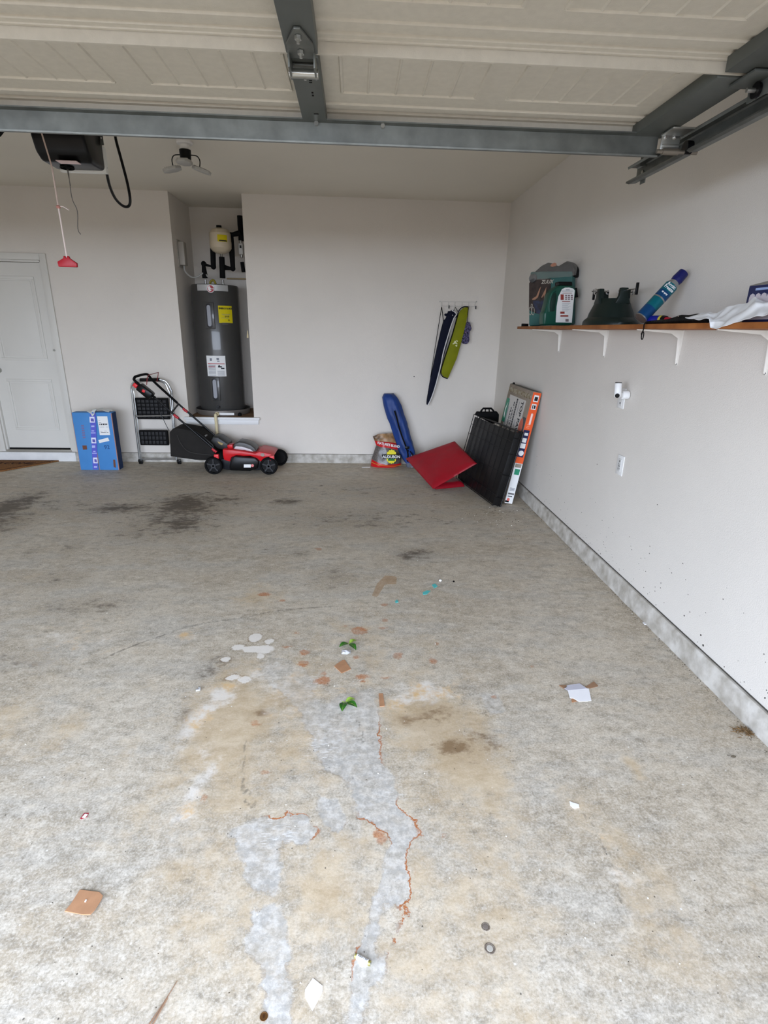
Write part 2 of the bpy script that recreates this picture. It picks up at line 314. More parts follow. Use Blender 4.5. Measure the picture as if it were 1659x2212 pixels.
c = mix(mth('MULTIPLY', pin, mth('ADD', .35, mth('MULTIPLY', sstep(n7, .35, .62), .5))), c, mix(sstep(n3, .4, .62), (174, 172, 166), (212, 209, 202)))
scr = nz(26, 3, .6, (1, 7, 1), 1.05)
c = mix(mth('MULTIPLY', mth('MULTIPLY', sstep(scr, .54, .64), sstep(cB, .1, .6)), .6), c, (232, 230, 226))
edge = mth('MULTIPLY', sstep(mth('ABSOLUTE', sP), .0042, .0012), mth('ADD', mth('MULTIPLY', sstep(aR, .2, .6), .85), mth('MULTIPLY', sstep(n2, .42, .6), mth('MULTIPLY', cG, .34))), clamp=True)
c = mix(edge, c, mix(sstep(aR, .2, .6), (136, 116, 94), (172, 104, 56)))
sR = mth('ADD', bR, mth('ADD', mth('ADD', mth('MULTIPLY', mth('SUBTRACT', n3, .5), .05), mth('MULTIPLY', mth('SUBTRACT', n7, .5), .07)), .004))
c = mix(mth('MULTIPLY', sstep(sR, .006, -.008), mth('ADD', .4, mth('MULTIPLY', sstep(n7, .4, .6), .45))), c, mix(sstep(n5, .4, .6), (166, 98, 56), (190, 130, 84)))
c = mix(mth('MULTIPLY', sstep(cF, .003, -.003), .55), c, (166, 128, 84))
sW = mth('ADD', bW, mth('ADD', mth('MULTIPLY', mth('SUBTRACT', n3, .5), .03), mth('MULTIPLY', mth('SUBTRACT', n7, .5), .05)))
c = mix(mth('MULTIPLY', sstep(sW, .002, -.004), .85), c, (232, 226, 216))
c = mix(mth('MULTIPLY', sstep(mth('ABSOLUTE', mth('SUBTRACT', sW, .005)), .004, .001), mth('MULTIPLY', sstep(n2, .42, .6), .6)), c, (122, 100, 76))
sK = mth('ADD', bK, mth('MULTIPLY', mth('SUBTRACT', n3, .5), .03))
ck = mth('MULTIPLY', sstep(mth('ABSOLUTE', sK), .009, .001), sstep(n2, .3, .52))
c = mix(mth('MULTIPLY', ck, .6), c, (106, 100, 90))
# hairline crazing and scratches
vo = t.nodes.new('ShaderNodeTexVoronoi'); vo.feature = 'DISTANCE_TO_EDGE'; vo.inputs['Scale'].default_value = 2.3
mpv = t.nodes.new('ShaderNodeVectorMath'); mpv.operation = 'ADD'; nd = t.nodes.new('ShaderNodeTexNoise'); nd.inputs['Scale'].default_value = 5; nd.inputs['Detail'].default_value = 6
L(geo.outputs['Position'], nd.inputs['Vector']); L(geo.outputs['Position'], mpv.inputs[0]); L(nd.outputs['Color'], mpv.inputs[1]); L(mpv.outputs[0], vo.inputs['Vector'])
hl = mth('MULTIPLY', sstep(V(vo.outputs['Distance']), .010, .002), sstep(n1, .5, .62)); c = mix(mth('MULTIPLY', hl, .22), c, (104, 92, 78))
# tiny dark and pale specks
for sc_, thr, col in ((26, .055, (50, 44, 38)), (19, .05, (232, 230, 224))):
    vv = t.nodes.new('ShaderNodeTexVoronoi'); vv.inputs['Scale'].default_value = sc_; L(geo.outputs['Position'], vv.inputs['Vector'])
    rs = t.nodes.new('ShaderNodeSeparateColor'); L(vv.outputs['Color'], rs.inputs[0])
    c = mix(mth('MULTIPLY', mth('MULTIPLY', sstep(V(vv.outputs['Distance']), thr*1.4, thr), sstep(V(rs.outputs[0]), .72, .74)), .75), c, col)
L(c.s, B.inputs['Base Color'])
rr = mth('ADD', .5, mth('MULTIPLY', n2, .25)); L(rr.s, B.inputs['Roughness']); B.inputs['Specular IOR Level'].default_value = .4
bp = t.nodes.new('ShaderNodeBump'); bp.inputs['Strength'].default_value = .35; bp.inputs['Distance'].default_value = .004
hh = mth('ADD', mth('MULTIPLY', n3, .5), mth('ADD', mth('MULTIPLY', n5, .25), mth('MULTIPLY', pin, -.3))); L(hh.s, bp.inputs['Height']); L(bp.outputs[0], B.inputs['Normal'])
me.materials.append(FL); fo = bpy.data.objects.new('floor', me); COL.objects.link(fo); fo['kind'] = 'structure'
struct('floor_slab', MB().box(-5.1, XR+.2, -.3, D+.05, -.15, -.004), M('plain_concrete', (150, 146, 138), .8))
struct('driveway', MB().box(-14, 14, -22, -.3, -.25, -.02), M('driveway_concrete', (120, 102, 80), .85, var=.08, vscale=2))
# ---- walls
XL = -4.9
NX0, NX1, NZ, NY = -1.944, -1.186, .545, 7.24
DX0, DX1, DZ0, DZ1 = -4.10, -3.345, .115, 2.19
wb = MB()
for a in ((XL-.15, DX0, 0, ZC), (DX0, DX1, DZ1, ZC), (DX0, DX1, 0, DZ0), (DX1, NX0, 0, ZC), (NX0, NX1, 0, NZ-.03), (NX1, XR+.15, 0, ZC)): wb.box(a[0], a[1], D, D+.12, a[2], a[3])
struct('wall_back', wb, WALL, smooth=False)
# right wall with grime specks and scuffs
WR = M('painted_drywall_right', (220, 215, 207), .75, var=.03, vscale=1.3, bump=.35, bscale=170, spec=.3)
struct('wall_right', MB().box(XR, XR+.12, -.4, D+.1, 0, ZC), WR, smooth=False)
struct('wall_left', MB().box(XL-.12, XL, -.4, D+.1, 0, ZC), WALL, smooth=False)
struct('wall_front', MB().box(XL, OX0, -.35, -.23, 0, ZC).box(OX1, XR, -.35, -.23, 0, ZC).box(OX0, OX1, -.35, -.23, OZ, ZC), WALL, smooth=False)
struct('ceiling', MB().box(XL-.1, XR+.1, -.4, NY+.15, ZC, ZC+.1), CEIL, smooth=False)
struct('roof_slab', MB().box(XL-.4, XR+.4, -.6, NY+.4, ZC+.12, ZC+.3), M('roof', (90, 86, 80), .9))
struct('wall_niche_left', MB().box(NX0-.1, NX0, D+.121, NY, 0, ZC), WALL, smooth=False)
struct('wall_niche_right', MB().box(NX1, NX1+.1, D+.121, NY, 0, ZC), WALL, smooth=False)
struct('wall_niche_back', MB().box(NX0-.1, NX1+.1, NY, NY+.1, 0, ZC), WALL, smooth=False)
struct('trim_2', MB().box(NX0, NX1, D+.0, NY, NZ-.03, NZ), M('plywood_platform', (142, 112, 84), .85, var=.3, vscale=5), smooth=False)
t1 = struct('trim_1', MB().box(-1.99, -1.115, D-.05, D-.001, NZ-.03, NZ+.0).box(-1.975, -1.13, D-.03, D-.001, NZ-.085, NZ-.03), WHITE, bevel=.004)
# ---- concrete stem-wall strips
CURB = M('painted_curb', (204, 200, 192), .8, rgb2=(164, 158, 147), vscale=13, bump=.8, bscale=24)
def curb(name, length, fn):
    rnd = random.Random(3); n = int(length/.04)
    def P(u, v):
        s_ = u*length; j = mnoise.noise(Vector((s_*6, 0, 3)))*.004
        prof = [(.030+j*1.5, 0), (.026+j, .05), (.024+j, .1), (.016, .112), (-.002, .113)]
        a = prof[int(round(v*4))]; return fn(s_, a[0], a[1]+mnoise.noise(Vector((s_*3, 5, 0)))*.002*(v > .5))
    return struct(name, MB().grid(P, n, 4), CURB)
curb('baseboard_right', D+.25, lambda s_, o, z: (XR-o, -.22+s_, z))
curb('baseboard_back', XR-(-3.30), lambda s_, o, z: (-3.30+s_, D-o, z*.93))
curb('baseboard_left', D+.25, lambda s_, o, z: (XL+o, -.22+s_, z))
# ---- door
dn = struct('door_1', MB().box(DX1, DX1+.065, D-.022, D-.001, DZ0, DZ1+.065).box(DX0-.065, DX0, D-.022, D-.001, DZ0, DZ1+.065).box(DX0, DX1, D-.022, D-.001, DZ1, DZ1+.065)
            .box(DX1-.02, DX1, D-.001, D+.10, DZ0, DZ1).box(DX0, DX0+.02, D-.001, D+.10, DZ0, DZ1).box(DX0, DX1, D-.001, D+.10, DZ1-.02, DZ1), DOORW, bevel=.004)
lf = MB(); lx0, lx1, lz0, lz1 = DX0+.022, DX1-.022, DZ0+.035, DZ1-.024
lf.box(lx0, lx1, D+.03, D+.07, lz0, lz1)
leaf = lf.build('door_leaf', DOORW, dn)
for (a, b, c_, d_) in ((lx0+.115, lx1-.095, 1.15, 2.03), (lx0+.115, lx1-.095, .36, .945)):
    q = MB()
    for k, (o0, o1, h) in enumerate(((0, .03, .0), )):
        # recessed groove frame and raised field
        for (x0, x1, z0, z1) in ((a, b, d_-.028, d_), (a, b, c_, c_+.028), (a, a+.028, c_+.028, d_-.028), (b-.028, b, c_+.028, d_-.028)): q.box(x0, x1, D+.022, D+.0305, z0, z1)
    q.build('panel_moulding', DOORW, leaf, bevel=.0035)
    MB().box(a+.045, b-.045, D+.026, D+.0305, c_+.045, d_-.045).build('raised_panel', DOORW, leaf, bevel=.003)
MB().box(DX0-.05, DX1+.05, D+.121, D+.15, 0, DZ1+.1).build('door_light_stop', M('light_stop_dark', (60, 56, 52), .9), dn)  # added unseen panel, stops sky light leaking in around the leaf
MB().box(lx0, lx1, D+.024, D+.075, DZ0+.018, DZ0+.034).build('door_sweep', BLACKM, dn)
MB().box(DX0, DX1, D-.01, D+.1, DZ0-.005, DZ0+.017).build('threshold', M('threshold_wood', (150, 146, 136), .5, .2), dn, bevel=.003)
MB().cyl((DX1-.005, D-.03, 1.27), (DX1-.005, D-.02, 1.27), .012).build('strike_mark', ZINC, dn)
MB().cyl((lx0+.06, D+.0, 1.04), (lx0+.06, D+.03, 1.04), .028).sph((lx0+.06, D-.03, 1.04), .027, 16).build('door_knob', ZINC, dn)
struct('trim_3', MB().box(-4.9, -3.30, D-.04, D-.001, 0, .108), M('white_step', (226, 226, 224), .6, var=.06, vscale=10, bump=.3, bscale=20), bevel=.004)
# ================================================================== GARAGE DOOR (open, overhead)
ZP, ZF = 2.285, 2.250       # sheet underside, stile face
gd = thing('overhead_garage_door', 'open sectional garage door with embossed panels hanging under the ceiling', 'garage door', ((OX0+OX1)/2, 1.2, ZP))
GX0, GX1 = -3.95, 1.135
stx = [-.14-1.272*k for k in range(3)]
SY = [2.295, 1.765, 1.235, .705, .175]
for si in range(4):
    y1, y0 = SY[si], SY[si+1]
    q = MB()
    # sheet + stepped end rails, extruded along X
    ZE = ZF if si == 0 else ZP-.004
    prof = [(y0, ZP+.014), (y0, ZF+.003), (y0+.007, ZF+.003), (y0+.007, ZP+.002), (y0+.026, ZP+.002), (y0+.03, ZP), (y1-.13, ZP), (y1-.127, ZP+.005), (y1-.098, ZP+.005), (y1-.095, ZP-.001), (y1-.062, ZP-.001), (y1-.059, ZP+.006), (y1-.034, ZP+.006), (y1-.031, ZP-.001), (y1-.012, ZP-.001), (y1-.011, ZE), (y1-.002, ZE), (y1-.002, ZP+.014)]
    q.prism(prof, lambda u, v, h: (h, u, v), GX0, GX1)
    sec = q.build('section', SECT, gd, smooth=False)
    rx = [(-.046, .401), (.496, .948)]
    for k in range(3):
        for (a, b) in ((-.649, -.198), (-1.207, -.756)):
            if a-1.272*k > GX0+.05: rx.append((a-1.272*k, b-1.272*k))
    ya, yb = y0+.07, y1-.195
    for (a, b) in rx:
        em = MB()
        for (x0, x1, u0, u1) in ((a, b, yb-.010, yb), (a, b, ya, ya+.010), (a, a+.012, ya+.01, yb-.01), (b-.012, b, ya+.01, yb-.01)):
            em.hexa([(x0, u0, ZP), (x1, u0, ZP), (x1, u1, ZP), (x0, u1, ZP), (x0+.003, u0+.003, ZP-.005), (x1-.003, u0+.003, ZP-.005), (x1-.003, u1-.003, ZP-.005), (x0+.003, u1-.003, ZP-.005)])
        for j in range(1, 5):
            xg = a+(b-a)*j/5
            em.hexa([(xg-.005, ya+.01, ZP), (xg+.005, ya+.01, ZP), (xg+.005, yb-.01, ZP), (xg-.005, yb-.01, ZP), (xg-.001, ya+.01, ZP-.0035), (xg+.001, ya+.01, ZP-.0035), (xg+.001, yb-.01, ZP-.0035), (xg-.001, yb-.01, ZP-.0035)])
        em.build('embossed_panel', SECT, sec, smooth=False)
    for sx in stx:
        MB().box(sx-.042, sx+.042, y0+.012, y1-.006, ZF-.002, ZP).build('stile', STILE, gd, bevel=.003)
    MB().box(GX1-.115, GX1, y0+.012, y1-.02, ZF-.002, ZP).build('end_stile', STILE, gd, bevel=.002)
    MB().box(GX0, GX0+.115, y0+.012, y1-.02, ZF-.002, ZP).build('end_stile', STILE, gd, bevel=.002)
# holes in the last stile
hb = MB()
for (px, py, rx_, ry_) in ((667, 157, .009, .0035), (667, 161, .009, .0035), (669, 167, .016, .006), (671, 174, .009, .0035), (671, 178, .009, .0035), (675, 200, .006, .009), (676, 206, .006, .009), (683, 246, .016, .006)):
    p_ = PF(px, py, ZF-.002); hb.box(p_.x-rx_/2, p_.x+rx_/2, p_.y-ry_/2, p_.y+ry_/2, ZF-.003, ZF-.0019)
hb.build('punched_holes', BLACKM, gd)
def hinge(x, y, parent):
    h = MB(); h.prism([(-.034, 0), (.034, 0), (.034, -.075), (.008, -.15), (-.008, -.15), (-.034, -.075)], lambda u, v, k: (x+u, y+v, k), ZF-.009, ZF-.003)
    h.box(x-.036, x-.031, y-.03, y+.05, ZF-.04, ZF-.003).box(x+.031, x+.036, y-.03, y+.05, ZF-.04, ZF-.003).box(x-.03, x+.03, y+.04, y+.1, ZF-.009, ZF-.003)
    ho = h.build('hinge', GALV, parent, bevel=.0012)
    MB().cyl((x-.04, y+.034, ZF-.03), (x+.04, y+.034, ZF-.03), .011, 16).build('hinge_pin', ZINC, ho)
    for dy in (-.12, -.045, .085):
        MB().cyl((x, y+dy, ZF-.010), (x, y+dy, ZF-.018), .009, 6).cyl((x, y+dy, ZF-.018), (x, y+dy, ZF-.026), .004, 10).build('bolt', ZINC, ho)
for yj in SY[1:4]:
    for sx in stx: hinge(sx, yj, gd)
# strut along the leading edge
st = MB(); st.prism([(2.258, 2.185), (2.256, 2.247), (2.235, 2.25), (2.235, 2.254), (2.262, 2.253), (2.264, 2.183), (2.244, 2.181), (2.243, 2.186)], lambda u, v, h: (h, u, v), GX0+.02, 1.115)
st.build('strut', GALV, gd, smooth=False)
for x_ in (-.135, .1): MB().cyl((x_, 2.258, 2.243), (x_, 2.243, 2.243), .008, 6).build('strut_bolt', ZINC, gd)
# roller brackets at right
rb = MB(); cx_, cy_ = 1.145, 2.205
rb.box(cx_-.035, cx_+.035, 2.222, 2.227, 2.195, 2.262).box(cx_-.03, cx_+.03, 2.215, 2.222, 2.205, 2.215).box(cx_-.04, cx_+.04, 2.14, 2.222, ZF-.010, ZF-.004)
rbo = rb.build('roller_bracket', ZINC, gd, bevel=.0015)
MB().cyl((cx_-.05, 2.214, 2.19), (cx_+.10, 2.214, 2.19), .007, 12).cyl((cx_-.03, 2.214, 2.19), (cx_+.03, 2.214, 2.19), .011, 12).build('roller_shaft', M('rusty_zinc', (142, 134, 122), .45, .8), rbo)
MB().cyl((cx_+.052, 2.214, 2.205), (cx_+.075, 2.214, 2.205), .022, 20).build('roller', BLACK, rbo)
for dx in (-.018, .018): MB().cyl((cx_+dx, 2.222, 2.24), (cx_+dx, 2.214, 2.24), .009, 12).build('bolt', CHROME, rbo)
for yj in SY[1:4]:
    e = MB(); e.prism([(-.035, -.06), (.03, -.06), (.03, .05), (-.035, .05)], lambda u, v, k: (GX1+u-.02, yj+v, k), ZF-.012, ZF-.004); e.box(GX1+.004, GX1+.009, yj-.05, yj+.045, ZF-.05, ZF-.004)
    eo = e.build('end_hinge', STILE, gd, bevel=.0015)
    MB().cyl((GX1-.03, yj, ZF-.032), (GX1+.1, yj, ZF-.032), .006, 10).build('roller_shaft', ZINC, eo)
    MB().cyl((GX1+.002, yj, ZF-.032), (GX1-.006, yj, ZF-.032), .02, 18).cyl((GX1+.055, yj, ZF-.04), (GX1+.078, yj, ZF-.04), .022, 18).build('roller', BLACK, eo)
# ---- tracks
def track(xc, side, label):
    tk = thing('door_track', label, 'door track', (xc, 2.65, 2.22), group=None)
    prof = [(-.014, .022), (-.018, .030), (-.018+.004, .034), (.026, .034), (.030, .028), (.030, -.022), (.026, -.030), (-.004, -.034), (-.018, -.030), (-.016, -.024), (-.006, -.028), (.022, -.024), (.026, -.018), (.026, .024), (.022, .029), (-.010, .028)]
    path = [Vector((0, 2.66, 2.222)), Vector((0, .42, 2.215))] + [Vector((0, .42-.38*math.sin(a), 1.835+.38*math.cos(a))) for a in [math.pi/2*k/8 for k in range(1, 9)]] + [Vector((0, .04, .02))]
    q = MB(); rings = []
    for i, p_ in enumerate(path):
        a = path[max(i-1, 0)]; b = path[min(i+1, len(path)-1)]; tg = (b-a).normalized(); nrm = Vector((0, -tg.z, tg.y))*-1
        rings.append([q.b.verts.new((xc+side*u, p_.y+nrm.y*v, p_.z+nrm.z*v)) for u, v in prof])
    for A_, B_ in zip(rings, rings[1:]):
        for k in range(len(prof)): q.b.faces.new((A_[k], A_[(k+1) % len(prof)], B_[(k+1) % len(prof)], B_[k]))
    q.build('rail', GALV, tk, smooth=False)
    an = MB().box(xc+side*.03, xc+side*.034, 2.585, 2.625, 2.18, ZC-.002).box(xc+side*.0, xc+side*.034, 2.583, 2.587, 2.24, ZC-.002)
    an.build('hanger_angle', GALV, tk)
    MB().box(xc+side*.03, xc+side*.20, .02, .06, 1.2, 1.23).build('jamb_bracket', GALV, tk)
    MB().cyl((xc+side*.029, 2.60, 2.222), (xc+side*.02, 2.60, 2.222), .008, 6).build('bolt', ZINC, tk)
    return tk
track(1.215, 1, 'galvanised steel track ending beside the door on the right')
track(-4.03, -1, 'galvanised steel track at the far left end of the open door')
# ================================================================== OPENER
op = thing('garage_door_opener', 'black ceiling mounted garage door motor with drooping power cord', 'garage door opener', (-1.42, 3.15, 2.26))
ox0, ox1, oz0, oz1 = -1.505, -1.262, 2.29, 2.50
def opf(u, v, h): return (u, v, h)
q = MB(); pr = [(3.02, 2.50), (3.0, 2.45), (3.005, 2.38), (3.03, 2.32), (3.07, 2.292), (3.215, 2.29), (3.225, 2.31), (3.225, 2.50)]
q.prism(pr, lambda u, v, h: (h, u, v), ox0, ox1)
q.build('housing', BLACK, op, bevel=.018, seg=4)
MB().box(ox0+.02, ox1+.006, 3.205, 3.236, 2.283, 2.40).build('light_lens', M('milky_lens', (214, 214, 208), .4), op, bevel=.002)
pk = PF(148, 351, 2.288); MB().boxc((pk.x, pk.y, 2.289), (.095, .05, .003)).build('warning_sticker', M('pale_pink_sticker', (214, 190, 188), .5), op)
MB().lathe([(.030, 0), (.034, .004), (.030, .008), (.022, .008), (.022, 0)], (PF(145, 362, 2.288).x, PF(145, 362, 2.288).y, 2.282), 24, close=False).build('sensor_ring', BLACKM, op)
MB().cyl((-1.41, 3.12, 2.275), (-1.40, 3.11, 2.20), .0015, 6).tube(smoothpath([(-1.40, 3.11, 2.27), (-1.402, 3.11, 2.15), (-1.385, 3.11, 2.09), (-1.395, 3.11, 2.01), (-1.385, 3.11, 1.985)], 20), .0018, 6).build('antenna_wire', M('grey_wire', (90, 86, 82), .6), op)
for x_, y_ in ((-1.30, 3.02), (-1.262, 3.19), (-1.50, 3.19)):
    MB().box(x_-.001, x_+.016, y_, y_+.003, 2.40, ZC-.002).box(x_-.001, x_+.002, y_, y_+.03, 2.43, ZC-.002).build('hanger_strap', GALV, op)
hq = MB()
for x_, y_, zz in ((-1.292, 3.0195, (2.42, 2.445, 2.47)), (-1.254, 3.1895, (2.43, 2.46, 2.49))):
    for z_ in zz: hq.cyl((x_, y_-.0005, z_), (x_, y_, z_), .004, 10)
hq.build('strap_hole', M('hole_bright', (200, 196, 190), .7), op)
MB().box(-1.45, -1.36, 2.9, 3.25, 2.488, 2.52).build('chassis', GALV, op, bevel=.004)
MB().box(-1.425, -1.375, 2.83, 2.89, 2.385, 2.405).build('trolley', BLACKM, op, bevel=.003)
MB().box(-1.425, -1.395, -.2, 3.2, 2.40, 2.44).build('drive_rail', STILE, op)
cp = [PY(246, 268, 3.55), PY(250, 300, 3.55), PY(262, 345, 3.55), PY(275, 395, 3.55), PY(281, 430, 3.55), PY(278, 445, 3.55), PY(266, 445, 3.52), PY(250, 430, 3.45), PY(238, 405, 3.36), PY(231, 376, 3.27), Vector((-1.262, 3.22, 2.31))]
MB().tube(smoothpath(cp, 60), .0075, 10).build('power_cord', BLACK, op)
MB().tube([PY(246, 269, 3.55), PY(246, 269, 3.55)+Vector((0, .02, .3))], .0075, 8).build('cord_drop', BLACK, op)
# release rope + handle
rr_ = thing('release_rope', 'knotted red and white rope with red pull handle hanging by the motor', 'pull cord', (-1.35, 2.86, 1.83))
a = Vector((-1.385, 2.86, 2.386)); kx = PX(126, 447, -1.36); hz = PX(145, 560, -1.35)
MB().tube([a, PX(112, 360, -1.37), kx], .0035, 8).build('upper_rope', M('pinkish_rope', (186, 166, 154), .9), rr_)
MB().tube([kx, hz], .0035, 8).tube(smoothpath([kx, kx+Vector((.02, 0, .002)), kx+Vector((.045, 0, -.012))], 8), .0022, 6).build('lower_rope', M('white_rope', (206, 190, 182), .9), rr_)
MB().sph(kx, .010, 10, (1, 1, .8)).build('knot', M('knot_rope', (170, 120, 108), .9), rr_)
MB().prism([(-.042, -.034), (.042, -.034), (.044, -.016), (.014, .004), (.010, .014), (.004, .014), (.002, .006), (-.004, .006), (-.006, .014), (-.012, .014), (-.014, .004), (-.044, -.012)], lambda u, v, h: (hz.x+u, hz.y+h, hz.z+v), -.008, .008).build('pull_handle', M('dark_red_handle', (158, 22, 34), .4), rr_, bevel=.003)
# trolley arm (dark corner at the far left)
ar = MB(); A0 = PY(-40, 240, 2.9); A1 = PY(23, 262, 2.9); A2 = PY(0, 292, 2.9); A3 = PY(-40, 325, 2.9)
ar.prism([(A0.x, A0.z), (A1.x, A1.z), (A2.x, A2.z), (A3.x, A3.z)], lambda u, v, h: (u, h, v), 2.89, 2.91)
ar.box(A0.x-.0, A0.x+.04, 2.885, 2.915, A0.z-.05, ZC-.002)
top('wall_bracket_box', ar, BLACKM, 'black angled plate at the upper left edge beside the door motor', 'bracket')
# ================================================================== CEILING LIGHT
lp = PF(398, 305, ZC)
cl = thing('ceiling_lamp', 'unlit three-panel folding lamp on the ceiling', 'ceiling light', (lp.x, lp.y, ZC))
GRYP = M('grey_lamp_panel', (176, 174, 168), .5)
MB().lathe([(.062, 0), (.062, -.012), (.055, -.020), (.036, -.024), (.034, -.06)], (lp.x, lp.y, ZC), 28).build('socket_base', M('porcelain', (218, 214, 208), .35), cl)
MB().cyl((lp.x, lp.y, ZC-.058), (lp.x, lp.y, ZC-.125), .044, 20, .040).build('heat_sink', BLACK, cl)
def lpanel(c, n, yaw):
    r3 = Matrix.Rotation(yaw, 3, 'Z') @ Matrix.Rotation(n, 3, 'Y')
    o_ = MB().prism([(.075*math.cos(k*math.pi/4+.39), .06*math.sin(k*math.pi/4+.39)) for k in range(8)], lambda u, v, h: Vector(c)+r3 @ Vector((u, v, h)), -.011, .011).build('led_panel', GRYP, cl, bevel=.004)
    q = MB()
    for k in range(-3, 4): q.boxc(Vector(c)+r3 @ Vector((k*.016, 0, .012)), (.004, .08, .008), r3)
    q.build('cooling_fin', GRYP, o_)
lpanel((lp.x, lp.y-.05, ZC-.150), 0, 1.57); lpanel((lp.x-.115, lp.y+.02, ZC-.185), math.radians(-14), .2); lpanel((lp.x+.115, lp.y-.01, ZC-.192), math.radians(18), -.2)
for s_ in (-1, 1):
    MB().tube(smoothpath([(lp.x+s_*.04, lp.y, ZC-.09), (lp.x+s_*.085, lp.y, ZC-.095), (lp.x+s_*.105, lp.y, ZC-.125), (lp.x+s_*.10, lp.y, ZC-.17)], 14), .004, 8).build('lamp_wire', BLACK, cl)
# ================================================================== WATER HEATER
HX, HY, HR, HZ0, HZ1 = -1.615, 6.83, .268, .60, 2.005
HEAT = M('charcoal_enamel', (70, 69, 67), .32, .25, var=.03, coat=.3)
wh = thing('water_heater', 'tall charcoal electric water heater standing in the wall niche', 'water heater', (HX, HY, HZ0))
MB().lathe([(.02, HZ0), (HR-.004, HZ0), (HR, HZ0+.01), (HR, HZ1-.02), (HR-.006, HZ1-.004), (HR-.014, HZ1), (.02, HZ1)], (HX, HY, 0), 64).build('tank', HEAT, wh)
def patch(a0, a1, z0, z1, off, name, mat, par, nu=14):
    def f(u, v):
        a = math.radians(a0+(a1-a0)*u); return (HX+(HR+off)*math.sin(a), HY-(HR+off)*math.cos(a), z0+(z1-z0)*v)
    return MB().grid(f, nu, 1, .001).build(name, mat, par)
def arcdeg(x): return math.degrees(math.asin(max(-1, min(1, (x-HX)/HR))))
def hpx(px, py): p_ = PY(px, py, HY-HR+.02); return arcdeg(p_.x), p_.z
# facing direction of labels derived from the photograph
a0, z1_ = hpx(425, 614); a1, z0_ = hpx(490, 629); lb = patch(a0, a1, z0_, z1_, .002, 'name_plate', M('silver_plate', (176, 176, 174), .4, .2), wh)
ac, zc_ = hpx(456, 624)
def cylpt(adeg, off=.004): a = math.radians(adeg); return Vector((HX+(HR+off)*math.sin(a), HY-(HR+off)*math.cos(a), 0)), Vector((math.cos(a), math.sin(a), 0)), Vector((math.sin(a), -math.cos(a), 0))
P0, T0, N0 = cylpt(ac, .006); P0.z = zc_
fr = Matrix((T0, Vector((0, 0, 1)), N0)).transposed()
lg = MB().lathe([(.001, 0), (.041, 0), (.041, .003), (.001, .003)], P0, 28, fr).build('round_badge', M('white_badge', (230, 226, 224), .4), wh)
MB().lathe([(.001, .0035), (.036, .0035), (.036, .0045), (.001, .0045)], P0, 28, fr).build('red_disc', M('badge_red', (158, 26, 38), .4), lg)
MB().prism([(-.030, .012), (-.012, .032), (-.004, .018), (.004, .006), (-.004, -.008), (.012, -.022), (-.014, -.028), (-.026, -.012)], lambda u, v, h: P0+T0*u+Vector((0, 0, v))+N0*h, .0045, .0055).build('badge_figure', MATS['white_badge'], lg)
text('Rheem', .021, MATS['white_badge'], lg, P0+N0*.0065+T0*.006, T0, (0, 0, 1), .001, bold=.0006)
# raised vertical rib with access covers
a0, _ = hpx(447, 700); a1, _ = hpx(463, 700); am = (a0+a1)/2
for (py0, py1) in ((657, 707), (818, 862)):
    z1c = PY(455, py0, HY-HR).z; z0c = PY(455, py1, HY-HR).z
    Pc, Tc, Nc = cylpt(am, .0)
    def cf(u, v, h): return Vector((Pc.x, Pc.y, 0))+Tc*u+Vector((0, 0, v))+Nc*h
    MB().prism([(-.055, z0c-.02), (.055, z0c-.02), (.055, z1c+.02), (-.055, z1c+.02)], cf, -.01, .010).build('access_frame', HEAT, wh, bevel=.006)
    rr2 = .026; ov = [(rr2*math.cos(k*math.pi/8), (z1c-rr2)+rr2*math.sin(k*math.pi/8)) for k in range(0, 9)]+[(rr2*math.cos(k*math.pi/8), (z0c+rr2)+rr2*math.sin(k*math.pi/8)) for k in range(8, 17)]
    ac_ = MB().prism([(u*1.25, (v-(z0c+z1c)/2)*1.06+(z0c+z1c)/2) for u, v in ov], cf, .010, .014).build('access_cover', M('dark_cover', (40, 40, 42), .4), wh, bevel=.001)
    MB().prism([(u*.8, (v-(z0c+z1c)/2)*.92+(z0c+z1c)/2) for u, v in ov], cf, .014, .017).build('thermostat_label', M('silver_label', (150, 152, 158), .4), ac_)
a0, z1_ = hpx(471, 660); a1, z0_ = hpx(499, 698)
eg = patch(a0, a1, z0_, z1_, .002, 'energy_label', YELL, wh)
Pe, Te, Ne = cylpt((a0+a1)/2, .0045); Pe.z = z1_-.030
text('ENERGYGUIDE', .024, INK, eg, Pe, Te, (0, 0, 1), .001, bold=.0008)
def lines(parent, rects, mat, P, T, N, name='fine_print', h=.0006):
    q = MB()
    for (u0, u1, v0, v1) in rects:
        q.prism([(u0, v0), (u1, v0), (u1, v1), (u0, v1)], lambda u, v, k: P+T*u+Vector((0, 0, v))+N*k, 0, h)
    return q.build(name, mat, parent)
lines(eg, [(-.05, .05, -.06, -.063), (-.04, .045, -.075, -.077), (-.055, .03, -.10, -.103), (-.05, .04, -.15, -.153), (-.05, .02, -.165, -.168)], GREYINK, Pe, Te, Ne)
text('$438', .026, INK, eg, Pe+Vector((0, 0, -.085))+Te*.012, Te, (0, 0, 1), .001); text('38', .022, INK, eg, Pe+Vector((0, 0, -.125))+Te*.03, Te, (0, 0, 1), .001)
a0, z1_ = hpx(446, 768); a1, z0_ = hpx(489, 813)
wl = patch(a0, a1, z0_, z1_, .0025, 'warning_label', PAPER, wh)
Pw, Tw, Nw = cylpt((a0+a1)/2, .004); Pw.z = z0_; hw = HR*math.radians(a1-a0)/2; hh_ = z1_-z0_
